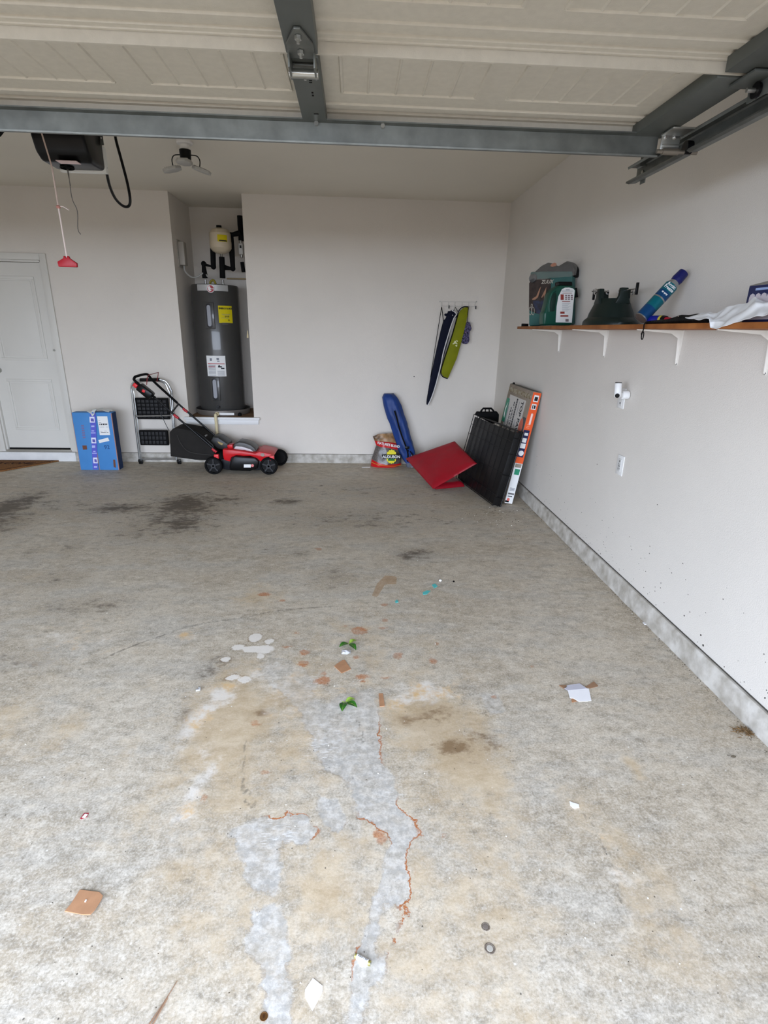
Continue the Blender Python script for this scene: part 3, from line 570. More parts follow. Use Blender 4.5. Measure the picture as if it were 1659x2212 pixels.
lines(wl, [(-hw*.8, -hw*.05, hh_*(.05+.06*k), hh_*(.07+.06*k)) for k in range(9)]+[(hw*.1, hw*.85, hh_*(.05+.05*k), hh_*(.065+.05*k)) for k in range(5)]+[(-hw*.6, -hw*.4, hh_*.75, hh_*.88), (hw*.15, hw*.4, hh_*.72, hh_*.76), (hw*.1, hw*.35, hh_*.8, hh_*.9)], GREYINK, Pw, Tw, Nw)
lines(wl, [(-hw*.85, hw*.9, hh_*.60, hh_*.63), (-hw*.8, -hw*.1, hh_*.45, hh_*.48)], M('label_red', (176, 60, 64), .7), Pw, Tw, Nw)
lines(wl, [(hw*.2, hw*.6, hh_*.44, hh_*.50), (hw*.5, hw*.85, hh_*.36, hh_*.42), (hw*.25, hw*.4, hh_*.50, hh_*.55)], INK, Pw, Tw, Nw)
Pd = PY(472, 881, HY-HR)
MB().cyl((Pd.x, HY-HR-.035, Pd.z+.01), (Pd.x, HY-HR+.02, Pd.z+.01), .020, 18).cyl((Pd.x, HY-HR-.055, Pd.z+.005), (Pd.x, HY-HR-.03, Pd.z+.005), .008, 12).build('drain_valve', BLACK, wh)
for px in (443, 481):
    pp = PY(px, 600, HY-.02); MB().cyl((pp.x, HY-.02, HZ1-.005), (pp.x, HY-.02, HZ1+.06), .013, 14).build('pipe_nipple', CHROME, wh)
MB().tube(smoothpath([(HX-.03, HY-.04, HZ1), (HX-.035, HY-.045, HZ1+.03), (HX+.0, HY-.05, HZ1+.055), (HX+.02, HY-.05, HZ1+.03), (HX+.03, HY-.05, HZ1)], 16), .012, 10).build('relief_valve', M('olive_brass', (150, 138, 46), .5), wh)
# drain pan
dp = thing('drain_pan', 'shallow grey metal drain pan under the water heater', 'drain pan', (HX, HY, NZ))
MB().lathe([(.02, NZ), (HR+.035, NZ), (HR+.05, NZ+.065), (HR+.056, NZ+.066), (HR+.056, NZ+.060), (HR+.043, NZ+.006), (.02, NZ+.006)], (HX, HY, 0), 56).build('pan_body', M('pan_metal', (134, 128, 122), .4, .6), dp)
MB().lathe([(.02, NZ+.006), (HR-.03, NZ+.006), (HR-.03, HZ0), (.02, HZ0)], (HX, HY, 0), 32).build('riser', BLACKM, dp)
PNY = HY-HR-.05
for (u0, u1) in ((472, 506),):
    A_ = PY(u0, 891, PNY-.003); B_ = PY(u1, 896, PNY-.003)
    MB().box(A_.x, B_.x, PNY-.006, PNY-.001, NZ+.018, NZ+.045).build('pan_sticker', PAPER, dp)
pv = M('cream_pvc', (214, 200, 160), .5)
pvc = thing('overflow_pipe', 'cream plastic overflow pipe running down from the drain pan to the floor', 'pipe', (PY(470, 895, D-.08).x, D-.08, 0))
p1_ = PY(470, 897, PNY); MB().tube([(p1_.x, PNY-.0, NZ+.03), (p1_.x, D-.075, NZ+.03), (p1_.x+.002, D-.075, NZ-.02), (p1_.x+.005, D-.075, .02)], .017, 14).build('pvc_pipe', pv, pvc)
MB().lathe([(.022, -.02), (.024, -.02), (.024, .02), (.018, .02)], (p1_.x, PNY-.02, NZ+.03), 16, Matrix.Rotation(math.pi/2, 3, 'X')).build('pipe_fitting', pv, pvc)
sn = PY(519, 895, D+.12); top('leak_sensor', MB().cyl((sn.x, D+.09, NZ), (sn.x, D+.09, NZ+.028), .022, 16).cyl((sn.x, D+.09, NZ+.028), (sn.x, D+.09, NZ+.038), .012, 12), BLACKM, 'small black puck on the niche ledge right of the drain pan', 'sensor', bevel=.003)
# expansion tank
ex0 = PY(476, 520, 6.80)
et = thing('expansion_tank', 'cream expansion tank with yellow label above the water heater', 'expansion tank', (ex0.x, 6.80, 2.3))
zt = PY(476, 492, 6.8).z; zb = PY(480, 548, 6.8).z; er = .118
MB().lathe([(.01, zb-.005), (.05, zb), (.09, zb+.02), (er, zb+.055), (er+.003, (zt+zb)/2-.03), (er+.003, (zt+zb)/2-.02), (er, (zt+zb)/2), (er, zt-.06), (.09, zt-.02), (.045, zt-.004), (.01, zt)], (ex0.x, 6.80, 0), 36).build('tank_body', M('cream_enamel', (206, 192, 166), .35), et)
MB().cyl((ex0.x-.005, 6.8, zt-.006), (ex0.x-.005, 6.8, zt+.022), .030, 16).build('valve_cap', BLACK, et)
yq = MB().grid(lambda u, v: (ex0.x+(er+.002)*math.sin(math.radians(-2+52*u)), 6.80-(er+.002)*math.cos(math.radians(-2+52*u)), zt-.155+.07*v), 8, 1, .001).build('yellow_label', YELL, et)
MB().grid(lambda u, v: (ex0.x+(er+.004)*math.sin(math.radians(6+40*u)), 6.80-(er+.004)*math.cos(math.radians(6+40*u)), zt-.150+.012*v), 8, 1, .0005).build('fine_print', INK, yq)
MB().cyl((ex0.x, 6.8, zb-.045), (ex0.x, 6.8, zb+.002), .013, 12).build('threaded_neck', CHROME, et)
# insulated pipes
def pipe(label, pts, y=6.80, r=.031):
    P = [PY(a, b, y) for a, b in pts]; q = MB()
    t_ = thing('insulated_pipe', label, 'pipe', P[-1])
    q.tube(P, r, 14); 
    for p_ in P[1:-1]: q.sph(p_, r*1.0, 12)
    q.build('foam_sleeve', M('pipe_foam', (16, 16, 17), .85), t_); return t_
pipe('black insulated pipe with a step bend left of the expansion tank', [(459, 518), (461, 576), (440, 570), (442, 592), (443, 601)], 6.81)
pipe('black insulated pipe straight below the expansion tank', [(479, 555), (481, 601)], 6.80)
pipe('black insulated pipe looping right of the expansion tank', [(482, 577), (503, 580), (501, 545), (499, 508), (520, 503)], 6.86)
p4 = pipe('black insulated riser partly hidden at the right edge of the niche', [(518, 466), (519, 485), (521, 505), (521, 520)], 6.92)
pipe('black insulated pipe below the white valve at the niche edge', [(523, 566), (526, 588)], 6.92, .022)
vv_ = PY(521, 538, 6.92)
va = thing('shutoff_device', 'white boxy pipe valve at the right edge of the niche', 'valve', vv_)
MB().boxc(vv_, (.05, .06, .12)).build('valve_body', M('offwhite_device', (196, 194, 188), .45), va, bevel=.010)
MB().cyl(vv_+Vector((0, 0, .055)), vv_+Vector((0, 0, .10)), .018, 14).build('union_nut', ZINC, va)
MB().cyl(vv_+Vector((0, 0, -.09)), vv_+Vector((0, 0, -.055)), .018, 14).build('union_nut', ZINC, va)
MB().boxc(vv_+Vector((0, -.031, .02)), (.02, .002, .03)).build('display', BLACK, va)
# disconnect box + whip on left niche wall
db0 = PX(389, 535, NX0+.02)
db = thing('disconnect_box', 'beige electrical box on the left side wall of the niche', 'electrical box', (NX0, db0.y, 2.2))
y0_, y1_ = 6.60, 6.84; zt_ = PX(385, 523, NX0).z; zb_ = PX(393, 575, NX0).z
MB().box(NX0, NX0+.012, 6.62, 6.82, zb_-.02, zt_+.02).build('back_plate', M('beige_box', (158, 152, 142), .5), db, bevel=.002)
MB().box(NX0+.012, NX0+.075, 6.63, 6.73, zb_, zt_).build('box_body', MATS['beige_box'], db, bevel=.006)
MB().box(NX0+.012, NX0+.03, 6.75, 6.80, zb_+.02, zt_-.02).build('lever_guard', M('beige_dark', (126, 120, 110), .5), db, bevel=.003)
MB().tube(smoothpath([(NX0+.04, 6.70, zb_), (NX0+.045, 6.71, zb_-.06), PY(415, 599, 6.76), PY(428, 597, 6.78), PY(440, 590, 6.79), PY(449, 598, 6.80)], 30), .009, 10).build('flex_conduit', M('grey_conduit', (170, 168, 162), .5), db)
top('copper_line', MB().cyl(PY(490, 602, 7.16), (NX1-.001, 7.16, PY(520, 602, 7.16).z), .009, 10), M('tan_pipe', (176, 156, 120), .5), 'thin tan pipe crossing the niche behind the water heater top', 'pipe')
# ================================================================== STEP LADDER
YL = 6.36
ALU = M('silver_tube', (186, 188, 188), .25, .85)
ld = thing('step_ladder', 'folded two-step silver ladder with black waffle treads against the wall', 'step ladder', (PY(340, 1000, YL).x, YL, 0))
def LP(px, py, y=YL): return PY(px, py, y)
CR = lambda a, b: (270+a/4.608, 790+b/4.608)
rail = [LP(*CR(150, 955)), LP(*CR(118, 700)), LP(*CR(72, 300)), LP(*CR(62, 215)), LP(*CR(90, 160)), LP(*CR(150, 140)), LP(*CR(240, 138)), LP(*CR(340, 138)), LP(*CR(410, 160)), LP(*CR(455, 230)), LP(*CR(470, 300)), LP(*CR(490, 610)), LP(*CR(515, 935))]
MB().tube(smoothpath(rail, 80), .011, 10).build('front_frame', ALU, ld)
rail2 = [LP(*CR(160, 960), y=YL+.05), LP(*CR(140, 700), y=YL+.05), LP(*CR(95, 320), y=YL+.05), LP(*CR(86, 235), y=YL+.05), LP(*CR(120, 170), y=YL+.05), LP(*CR(240, 152), y=YL+.05), LP(*CR(380, 165), y=YL+.05), LP(*CR(430, 240), y=YL+.05), LP(*CR(448, 310), y=YL+.05), LP(*CR(480, 620), y=YL+.05), LP(*CR(500, 935), y=YL+.05)]
MB().tube(smoothpath(rail2, 80), .009, 8).build('rear_frame', ALU, ld)
MB().tube([LP(*CR(150, 141)), LP(*CR(345, 138))], .018, 12).build('hand_grip', BLACK, ld)
MB().tube([LP(*CR(150, 930)), LP(*CR(300, 930)), LP(*CR(510, 928))], .009, 8).build('cross_bar', ALU, ld)
MB().tube([LP(*CR(105, 503), y=YL-.03), LP(*CR(460, 495), y=YL-.03)], .009, 8).build('cross_bar', ALU, ld)
def tread(c):
    (a, b), (c_, d_) = c; A_ = LP(*CR(a, b), y=YL-.01); B_ = LP(*CR(c_, d_), y=YL-.01)
    o_ = MB().box(A_.x, B_.x, YL-.022, YL+.012, B_.z, A_.z).build('tread', BLACKM, ld, bevel=.010)
    w_ = B_.x-A_.x; h_ = A_.z-B_.z; nx_ = 7; nz_ = max(3, int(h_/.045)); q = MB()
    for i in range(nx_):
        for j in range(nz_):
            x0 = A_.x+w_*(.05+.9*i/nx_)+.005; x1 = A_.x+w_*(.05+.9*(i+1)/nx_)-.005; z0 = B_.z+h_*(.07+.86*j/nz_)+.005; z1 = B_.z+h_*(.07+.86*(j+1)/nz_)-.005
            q.box(x0, x1, YL-.030, YL-.021, z0, z1)
    q.build('grip_pad', M('tread_rubber', (44, 44, 45), .55), o_, bevel=.002)
tread(((98, 318), (452, 535))); tread(((136, 640), (440, 793)))
for (a, b) in ((150, 975), (530, 955)):
    P_ = LP(*CR(a, b)); MB().cyl((P_.x-.012, YL, .035), (P_.x+.012, YL, .035), .020, 14).cyl((P_.x+.026, YL, .02), (P_.x+.034, YL, .02), .020, 12).box(P_.x-.008, P_.x+.03, YL-.012, YL+.012, .0, .055).build('rubber_foot', BLACK, ld, bevel=.002)
MB().tube(smoothpath([LP(*CR(360, 340), y=YL-.04), LP(*CR(345, 440), y=YL-.04), LP(*CR(385, 540), y=YL-.04), LP(*CR(440, 650), y=YL-.04)], 16), .0035, 6).build('cable', BLACK, ld)
# ================================================================== LAWN MOWER
Y0, Y1 = 5.90, 6.32
mo = thing('lawn_mower', 'red and black push lawn mower with rear grass bag by the back wall', 'lawn mower', (-1.27, 6.1, 0))
C2 = lambda a, b: (420+a/8.295, 940+b/8.295)
def MP(L_, y): return [((PY(*C2(a, b), y)).x, (PY(*C2(a, b), y)).z) for a, b in L_]
xz = lambda u, v, h: (u, h, v)
body = MP([(505, 250), (510, 350), (530, 440), (640, 475), (665, 395), (750, 360), (880, 372), (1000, 370), (1120, 410), (1215, 500), (1300, 420), (1425, 375), (1370, 335), (1160, 290), (1090, 325), (900, 290), (700, 262)], Y0+.03)
MB().prism(body, xz, Y0+.02, Y1-.02).build('red_shell', RED, mo, bevel=.010)
deck = MP([(480, 430), (480, 600), (600, 640), (800, 655), (1130, 650), (1250, 620), (1290, 440), (1110, 400), (900, 370), (700, 370), (640, 420)], Y0+.03)
MB().prism([(u, max(v, .035)) for u, v in deck], xz, Y0+.035, Y1-.035).build('deck', M('deck_black', (24, 25, 30), .4), mo, bevel=.010)
side = MP([(660, 420), (720, 372), (1080, 400), (1160, 470), (1130, 600), (1000, 640), (640, 630), (630, 560)], Y0)
MB().prism([(u, max(v, .03)) for u, v in side], xz, Y0-.015, Y0+.06).build('side_discharge_cover', BLACK, mo, bevel=.012)
lab = MP([(885, 525), (1010, 525), (1010, 580), (885, 580)], Y0-.017); pl_ = MB().prism(lab, xz, Y0-.0175, Y0-.0155).build('side_label', PAPER, mo)
q = MP([(1040, 545)], Y0-.017)[0]; MB().cyl((q[0], Y0-.018, q[1]), (q[0], Y0-.0155, q[1]), .016, 16).build('round_sticker', M('pale_red', (214, 120, 120), .5), mo)
dome = MP([(690, 200), (720, 140), (800, 112), (900, 125), (1010, 165), (1090, 230), (1120, 290), (1090, 325), (900, 280), (700, 262)], Y0+.12)
MB().prism(dome, xz, Y0+.11, Y1-.11).build('battery_cover', M('dark_grey_cover', (66, 64, 62), .35), mo, bevel=.02, seg=3)
win = MP([(700, 255), (740, 195), (850, 205), (1000, 250), (1085, 320), (1060, 325), (900, 262), (840, 262)], Y0+.09)
MB().prism(win, xz, Y0+.085, Y0+.12).build('cover_trim', M('silver_trim', (196, 190, 192), .3), mo, bevel=.003)
MB().prism(MP([(585, 175), (680, 170), (690, 230), (640, 245), (590, 225)], Y0+.1), xz, Y0+.1, Y0+.2).build('red_button', RED, mo, bevel=.006)
MB().prism(MP([(270, 120), (330, 30), (420, 40), (600, 160), (590, 245), (500, 260), (420, 240), (300, 160)], Y0+.1), xz, Y0+.10, Y1-.08).build('rear_door', M('rear_black', (36, 35, 34), .4), mo, bevel=.010)
MB().prism(MP([(410, 110), (520, 150), (490, 180), (440, 155)], Y0+.097), xz, Y0+.096, Y0+.10).build('warning_sticker', M('tan_sticker', (160, 140, 92), .6), mo)
hb_ = MP([(1185, 365), (1190, 330), (1240, 325), (1260, 365), (1230, 385)], Y0+.018); MB().prism(hb_, xz, Y0+.014, Y0+.03).build('front_badge', M('grey_badge', (150, 140, 128), .5), mo)
for (a, b) in ((390, 345), (1385, 370)):
    u, v = MP([(a, b)], Y0)[0]; MB().box(u-.025, u+.025, Y0-.01, Y0+.03, v-.05, v+.0).build('height_lever', M('bright_red', (226, 52, 58), .4), mo, bevel=.005)
def wheel(x, y, r=.098, w=.045, par=mo, sgn=-1):
    rx_ = Matrix.Rotation(math.pi/2, 3, 'X')
    w_ = MB().lathe([(r-.022, -w/2), (r-.006, -w/2), (r, -w/2+.008), (r, w/2-.008), (r-.006, w/2), (r-.022, w/2), (r-.026, 0)], (x, y, r), 36, rx_, close=False).build('wheel', BLACKM, par)
    MB().lathe([(.001, -w/2+.014), (r-.02, -w/2+.014), (r-.02, w/2-.014), (.001, w/2-.014)], (x, y, r), 36, rx_).build('wheel_disc', BLACK, w_)
    q = MB()
    for k in range(5):
        a = 2*math.pi*k/5+.3; rot = Matrix.Rotation(-a, 3, 'Y'); q.boxc(Vector((x, y+sgn*(w/2-.008), r))+rot @ Vector((.048, 0, 0)), (.052, .012, .014), rot)
    q.lathe([(.012, -.01), (.026, -.01), (.026, .012), (.012, .012)], (x, y+sgn*(w/2-.006), r), 20, rx_)
    q.build('wheel_spokes', M('spoke_dark', (46, 46, 48), .35), w_)
    MB().cyl((x, y+sgn*(w/2-.004), r), (x, y+sgn*(w/2+.006), r), .011, 14).build('wheel_bolt', ZINC, w_)
    return w_
u1_ = PY(462, 1008, Y0).x; u2_ = PY(581, 1008, Y0).x
for (x_, y_, s_) in ((u1_, Y0, -1), (u2_, Y0, -1), (u1_+.01, Y1+.0, 1), (u2_+.06, Y1, 1)): wheel(x_, y_, sgn=s_)
# bag
bgp = MP([(170, -150), (430, -110)], 6.1)
bag = [CR(440, 665), CR(470, 630), CR(520, 622), CR(700, 655), CR(790, 720), CR(870, 790), CR(900, 880), CR(850, 945), CR(700, 940), CR(450, 905)]
bz = [(PY(a, b, Y0+.05).x, PY(a, b, Y0+.05).z) for a, b in bag]
bz = [(u, max(v, .05)) for u, v in bz]
q = MB().prism(bz, xz, Y0+.06, Y1-.04)
bmesh.ops.subdivide_edges(q.b, edges=q.b.edges[:], cuts=3, use_grid_fill=True)
q.build('grass_bag', M('bag_fabric', (38, 36, 34), .85, var=.1, vscale=12, bump=.5, bscale=14), mo, bevel=.008)
MB().tube([Vector((u, Y0+.055, v)) for u, v in bz[3:7]], .008, 8).build('bag_frame', BLACK, mo)
bs = [CR(520, 690), CR(560, 780), CR(650, 860), CR(860, 890)]
MB().tube(smoothpath([PY(a, b, Y0+.052) for a, b in bs], 20), .004, 6).build('bag_piping', M('piping_grey', (60, 58, 56), .8), mo)
MB().prism([(PY(*CR(a, b), Y0+.09).x, PY(*CR(a, b), Y0+.09).z) for a, b in ((730, 690), (800, 705), (790, 728), (700, 708))], xz, Y0+.12, Y0+.2).build('bag_handle', M('grey_handle', (150, 150, 150), .5), mo, bevel=.004)
# handle bars
yn, yf = Y0+.05, Y1-.06
near = [PY(*CR(910, 850), yn), PY(*CR(520, 515), yn), PY(*CR(300, 320), yn), PY(*CR(110, 160), yn), PY(*CR(93, 125), yn)]
far = [PY(*CR(900, 700), yf), PY(*CR(640, 475), yf), PY(*CR(520, 370), yf), PY(*CR(290, 160), yf), PY(*CR(245, 110), yf)]
crn = PY(*CR(115, 105), yn+.05); crf = PY(*CR(212, 84), yf-.06)
MB().tube(near[:3], .0105, 10).tube(far[:3], .0105, 10).build('lower_handle', BLACK, mo)
MB().tube(smoothpath([near[2], near[3], near[4], crn, crf, far[4], far[3], far[2]], 60), .0135, 10).build('upper_handle', BLACKM, mo)
MB().tube([near[1].lerp(near[2], .25), far[1].lerp(far[2], .9)], .010, 8).build('handle_brace', BLACK, mo)
for p_ in (PY(*CR(510, 505), yn-.01), PY(*CR(600, 443), yf-.02), PY(*CR(890, 842), yn-.01)):
    MB().boxc(p_, (.062, .03, .022), Matrix.Rotation(.7, 3, 'Y')).cyl(p_+Vector((0, -.02, 0)), p_+Vector((0, .01, 0)), .014, 12).build('clamp_lever', M('red_clamp', (176, 30, 42), .4), mo, bevel=.004)
sb = PY(*CR(205, 255), yn-.0); MB().boxc(sb, (.165, .10, .085), Matrix.Rotation(math.radians(42), 3, 'Y')).build('switch_box', BLACK, mo, bevel=.016)
p_ = PY(*CR(107, 195), yn); MB().boxc(p_, (.045, .05, .04), Matrix.Rotation(.7, 3, 'Y')).build('switch_cap', M('coral_red', (222, 48, 52), .4), mo, bevel=.006)
p_ = PY(*CR(185, 252), yn-.056); MB().boxc(p_, (.03, .008, .028), Matrix.Rotation(.5, 3, 'Y')).build('switch_badge', MATS['coral_red'], mo, bevel=.002)
MB().tube([PY(*CR(215, 190), yn), PY(*CR(222, 120), yn), PY(*CR(235, 92), yn+.05), PY(*CR(333, 67), yf-.05), PY(*CR(318, 160), yf)], .004, 8).build('bail_lever', M('dark_red_wire', (130, 20, 30), .4), mo)
# ================================================================== BLUE BOX
BL = M('blue_carton', (74, 134, 194), .55, var=.04, vscale=6); BLD = M('blue_carton_shaded', (40, 60, 98), .6)  # darker blue paints the shade on the carton's side and back
by, bx0, bx1 = 6.045, -3.065, -2.645; bh = .645; bs_ = PF(213, 1016).x
bb = thing('blue_carton', 'bright blue shipping carton with white labels standing beside the door', 'box', ((bx0+bx1)/2, 6.2, 0))
MB().box(bx0, bs_-.003, by, by+.115, 0, bh-.004).build('left_half', BL, bb, bevel=.003)
MB().box(bs_+.003, bx1, by+.004, by+.115, 0, bh).build('right_half', BL, bb, bevel=.003)
MB().box(bx0+.004, bx1+.002, by+.016, by+.117, .004, bh-.006).build('carton_back', BLD, bb)
MB().box(bx0-.001, bx0+.003, by-.001, by+.01, 0, bh-.01).box(bx1-.006, bx1+.0015, by+.002, by+.012, 0, bh-.01).box(bs_+.003, bs_+.009, by+.002, by+.006, 0, bh*.55).build('raw_edge', M('raw_card_edge', (176, 134, 122), .8), bb)
FX = lambda a: PY(140+a/11.85, 950, by).x
C3 = lambda a, b: (PY(140+a/11.85, 860+b/11.85, by).x, PY(140+a/11.85, 860+b/11.85, by).z)
def fl(poly, name, mat, par=bb, y=by-.001, th=.0015): return MB().prism([C3(a, b) for a, b in poly], xz, y-th, y+.0005).build(name, mat, par)
tp = fl([(640, 380), (790, 380), (845, 1820), (720, 1820)], 'packing_tape', M('violet_tape', (92, 96, 196), .3))
for (a, b, c_, d_, e_) in ((632, 475, 760, 625, 'p'), (675, 1010, 795, 1155, 'p'), (725, 1520, 835, 1665, 'p')):
    s1 = fl([(a, b), (c_, b), (c_+15, d_), (a+12, d_)], 'tape_label', M('tape_white', (224, 224, 240), .4), bb, by-.0025)
    m_ = [(a+35, b+40), (c_-20, b+45), (c_-5, d_-25), (a+40, d_-30)]; fl(m_, 'tape_mark', M('violet_ink', (96, 90, 170), .5), s1, by-.004)
for (a, b, c_, d_) in ((680, 700, 760, 740), (685, 825, 755, 850), (670, 880, 790, 900), (700, 1210, 780, 1270), (730, 1350, 790, 1375), (705, 1400, 820, 1420), (750, 1740, 830, 1780)):
    fl([(a, b), (c_, b), (c_, d_), (a, d_)], 'tape_print', M('tape_pale', (180, 186, 232), .4), bb, by-.0025)
sl = fl([(822, 465), (1085, 465), (1160, 945), (895, 948)], 'shipping_label', PAPER, bb, by+.002)
def bars(L_, name, mat, par, y):
    q = MB()
    for (a, b, c_, d_) in L_: q.prism([C3(a, b), C3(c_, b), C3(c_, d_), C3(a, d_)], xz, y-.001, y)
    return q.build(name, mat, par)
bars([(885, 652, 900, 692), (908, 652, 915, 692), (925, 652, 950, 692), (958, 652, 966, 692), (975, 652, 1010, 692), (1016, 652, 1024, 692), (1032, 652, 1050, 690), (1058, 652, 1084, 690), (925, 878, 1050, 888), (1070, 876, 1115, 886), (870, 625, 930, 634)], 'barcode', INK, sl, by+.0005)
bars([(860, 570, 905, 576), (890, 740, 1010, 746), (1050, 738, 1110, 744), (910, 845, 960, 850), (1010, 840, 1080, 845)], 'fine_print', GREYINK, sl, by+.0005)
fl([(858, 1075), (1105, 1010), (1140, 1095), (885, 1152)], 'blank_label', PAPER, bb, by+.002)
fl([(450, 1212), (560, 1212), (575, 1315), (465, 1318)], 'brown_print_square', M('brown_print', (110, 72, 58), .7), bb)
fl([(1235, 1575), (1285, 1575), (1305, 1785), (1250, 1765)], 'brown_print_bar', MATS['brown_print'], bb, by+.003)
o_ = C3(1075, 1260); text('92', .062, M('marker_ink', (38, 70, 120), .6), bb, (o_[0], by+.0015, o_[1]), (1, .0, 0.05), (-.08, 0, 1), .001)
o_ = C3(460, 890); bars([(420+k*8, 690+k*60, 490+k*8, 728+k*60) for k in range(6)], 'faded_print', M('muted_red_print', (120, 112, 154), .6), bb, by-.001)
# crumpled plastic on top
def crumple(name, mat, label, cat, fn, nu, nv, amp, sc, seed, thick=.0015, parent=None):
    def g(u, v):
        p_ = Vector(fn(u, v)); n_ = mnoise.noise_vector(p_*sc+Vector((seed, 0, 0))); return p_+n_*amp
    q = MB().grid(g, nu, nv, thick)
    if parent: return q.build(name, mat, parent, ang=50)
    return top(name, q, mat, label, cat, ang=50)
CLP = M('clear_film', (225, 228, 226), .15, alpha=.45, spec=.6)
crumple('plastic_wrapper', M('white_film', (214, 218, 214), .3), 'crumpled white plastic wrapper on top of the blue carton', 'wrapper', lambda u, v: (-2.88+.22*u, by+.0+.10*v-.02*(v < .1), bh+.012+.02*math.sin(u*3.1)-(.07*max(0, .25-v)*4*max(0, 1-abs(u-.2)*5))), 22, 14, .012, 28, 3)
# ================================================================== DOORMAT
mt = thing('doormat', 'brown coir welcome mat lying in front of the white door', 'doormat', (-3.98, 6.2, 0))
COIR = M('coir', (128, 88, 52), .95, var=.35, vscale=90, bump=1, bscale=160)
MP_ = [(-4.48, 6.44), (-3.50, 6.44), (-3.86, 5.94), (-4.12, 5.94)]
MB().prism(MP_, lambda u, v, h: (u, v, h), .0005, .016).build('coir_pile', COIR, mt, bevel=.003)
def inset(P, k): c_ = Vector((sum(p[0] for p in P)/4, sum(p[1] for p in P)/4)); return [tuple(c_+(Vector(p)-c_)*k) for p in P]
o1 = inset(MP_, .93); o2 = inset(MP_, .89); q = MB()
for i in range(4):
    a, b = o1[i], o1[(i+1) % 4]; c_, d_ = o2[(i+1) % 4], o2[i]; q.prism([a, b, c_, d_], lambda u, v, h: (u, v, h), .0155, .018)
q.build('dark_border', M('coir_dark', (48, 30, 24), .95), mt)
text('WELCOME', .115, MATS['coir_dark'], mt, (-3.99, 6.27, .017), (1, 0, 0), (0, 1, 0), .003, shear=.3)
# ================================================================== SHELF
ST, SXF = 1.608, 1.39
PINE = M('pine_board', (158, 100, 54), .6, rgb2=(128, 76, 38), vscale=9)
sh = thing('wall_shelf', 'long pine shelf board on white brackets along the right wall', 'shelf', (XR, 3.0, ST))
MB().box(SXF, XR-.001, 1.0, PX(1117, 710, SXF).y, ST-.022, ST).build('shelf_board', PINE, sh, bevel=.0015)
WM_ = M('white_metal', (226, 222, 214), .4)
for i, yb_ in enumerate((4.547, 3.695, 2.833, 2.19, 1.35)):
    q = MB()
    q.prism([(XR-.003, ST-.022), (XR-.245, ST-.022), (XR-.245, ST-.026), (XR-.06, ST-.040), (XR-.022, ST-.062), (XR-.012, ST-.19), (XR-.003, ST-.195)], lambda u, v, h: (u, yb_+h, v), -.003, .003)
    q.prism([(-.016, ST-.022), (.016, ST-.022), (.012, ST-.10), (.006, ST-.198), (-.006, ST-.198), (-.012, ST-.10)], lambda u, v, h: (XR-h, yb_+u, v), .0005, .004)
    q.prism([(-.014, XR-.003), (.014, XR-.003), (.005, XR-.245), (-.005, XR-.245)], lambda u, v, h: (v, yb_+u, h), ST-.0255, ST-.0225)
    b_ = q.build('bracket', WM_, sh, bevel=.0008)
    MB().cyl((XR-.006, yb_+.004, ST-.045), (XR-.001, yb_+.004, ST-.045), .005, 10).cyl((XR-.006, yb_, ST-.19), (XR-.001, yb_, ST-.19), .005, 10).build('screw', INK, b_)
# vertical plane through two floor points, facing the room
class VP:
    def __init__(s, A, B):
        s.A = Vector((A[0], A[1], 0)); s.t = (Vector((B[0], B[1], 0))-s.A).normalized(); s.n = Vector((s.t.y, -s.t.x, 0))
        if s.n.y > 0: s.n = -s.n
    def uv(s, px, py):
        r = ray(px, py); c = Vector((0, 0, CH)); k = (s.A-c).dot(s.n)/r.dot(s.n); p = c+r*k; return ((p-s.A).dot(s.t), p.z)
    def P(s, u, v, h): return s.A+s.t*u+Vector((0, 0, v))+s.n*h
    def poly(s, L_, ox, oy, sc): return [s.uv(ox+a/sc, oy+b/sc) for a, b in L_]
# ---- small black box at left end
p_ = PX(1131, 706, SXF+.03); sbx = top('black_clip', MB().box(p_.x-.015, p_.x+.03, p_.y-.035, p_.y+.02, ST, ST+.022).box(p_.x-.005, p_.x+.02, p_.y-.045, p_.y-.035, ST+.004, ST+.016), BLACKM, 'tiny black box at the far left end of the shelf', 'small box', bevel=.002)
# ---- soil/pet bag
A_ = PX(1144, 706, SXF+.02); B_ = PX(1246, 700, XR-.012)
vb = VP(A_, B_); wbag = (Vector((B_.x, B_.y, 0))-Vector((A_.x, A_.y, 0))).length
C5 = lambda L_: vb.poly(L_, 1135, 590, 13.825)
sb_ = thing('printed_pouch_bag', 'teal and dark printed bag standing behind the green jug on the shelf', 'bag', A_)
TEAL = M('teal_film', (56, 98, 94), .4, var=.15, vscale=9)
bo = C5([(90, 1590), (100, 900), (115, 300), (140, -40), (500, -60), (1395, -60), (1400, 1000), (1390, 1530)])
bo = [(u, max(v, ST+.001)) for u, v in bo]
def pill(u, v, h): return vb.P(u, v, h)
q = MB().prism(bo, pill, -.06, .0); q.build('bag_body', TEAL, sb_, bevel=.012)
def lay(pl, mp, L_, name, mat, par, h, th=.0012): return MB().prism(mp(L_), lambda u, v, k: pl.P(u, v, k), h, h+th).build(name, mat, par)
lay(vb, C5, [(105, 1100), (115, 300), (200, 180), (770, 160), (750, 800), (550, 1255), (310, 1200)], 'dark_picture', M('dark_picture', (56, 46, 42), .45, var=.4, vscale=30), sb_, .0006)
lay(vb, C5, [(230, 830), (640, 800), (600, 1000), (550, 1255), (330, 1190), (240, 900)], 'bowl_picture', M('navy_print', (52, 64, 96), .4, rgb2=(44, 38, 34), vscale=16), sb_, .0022)
lay(vb, C5, [(205, 770), (330, 690), (420, 480), (470, 400), (430, 560), (380, 720), (300, 790), (215, 800)], 'hand_picture', M('peach_print', (160, 120, 96), .5), sb_, .0022)
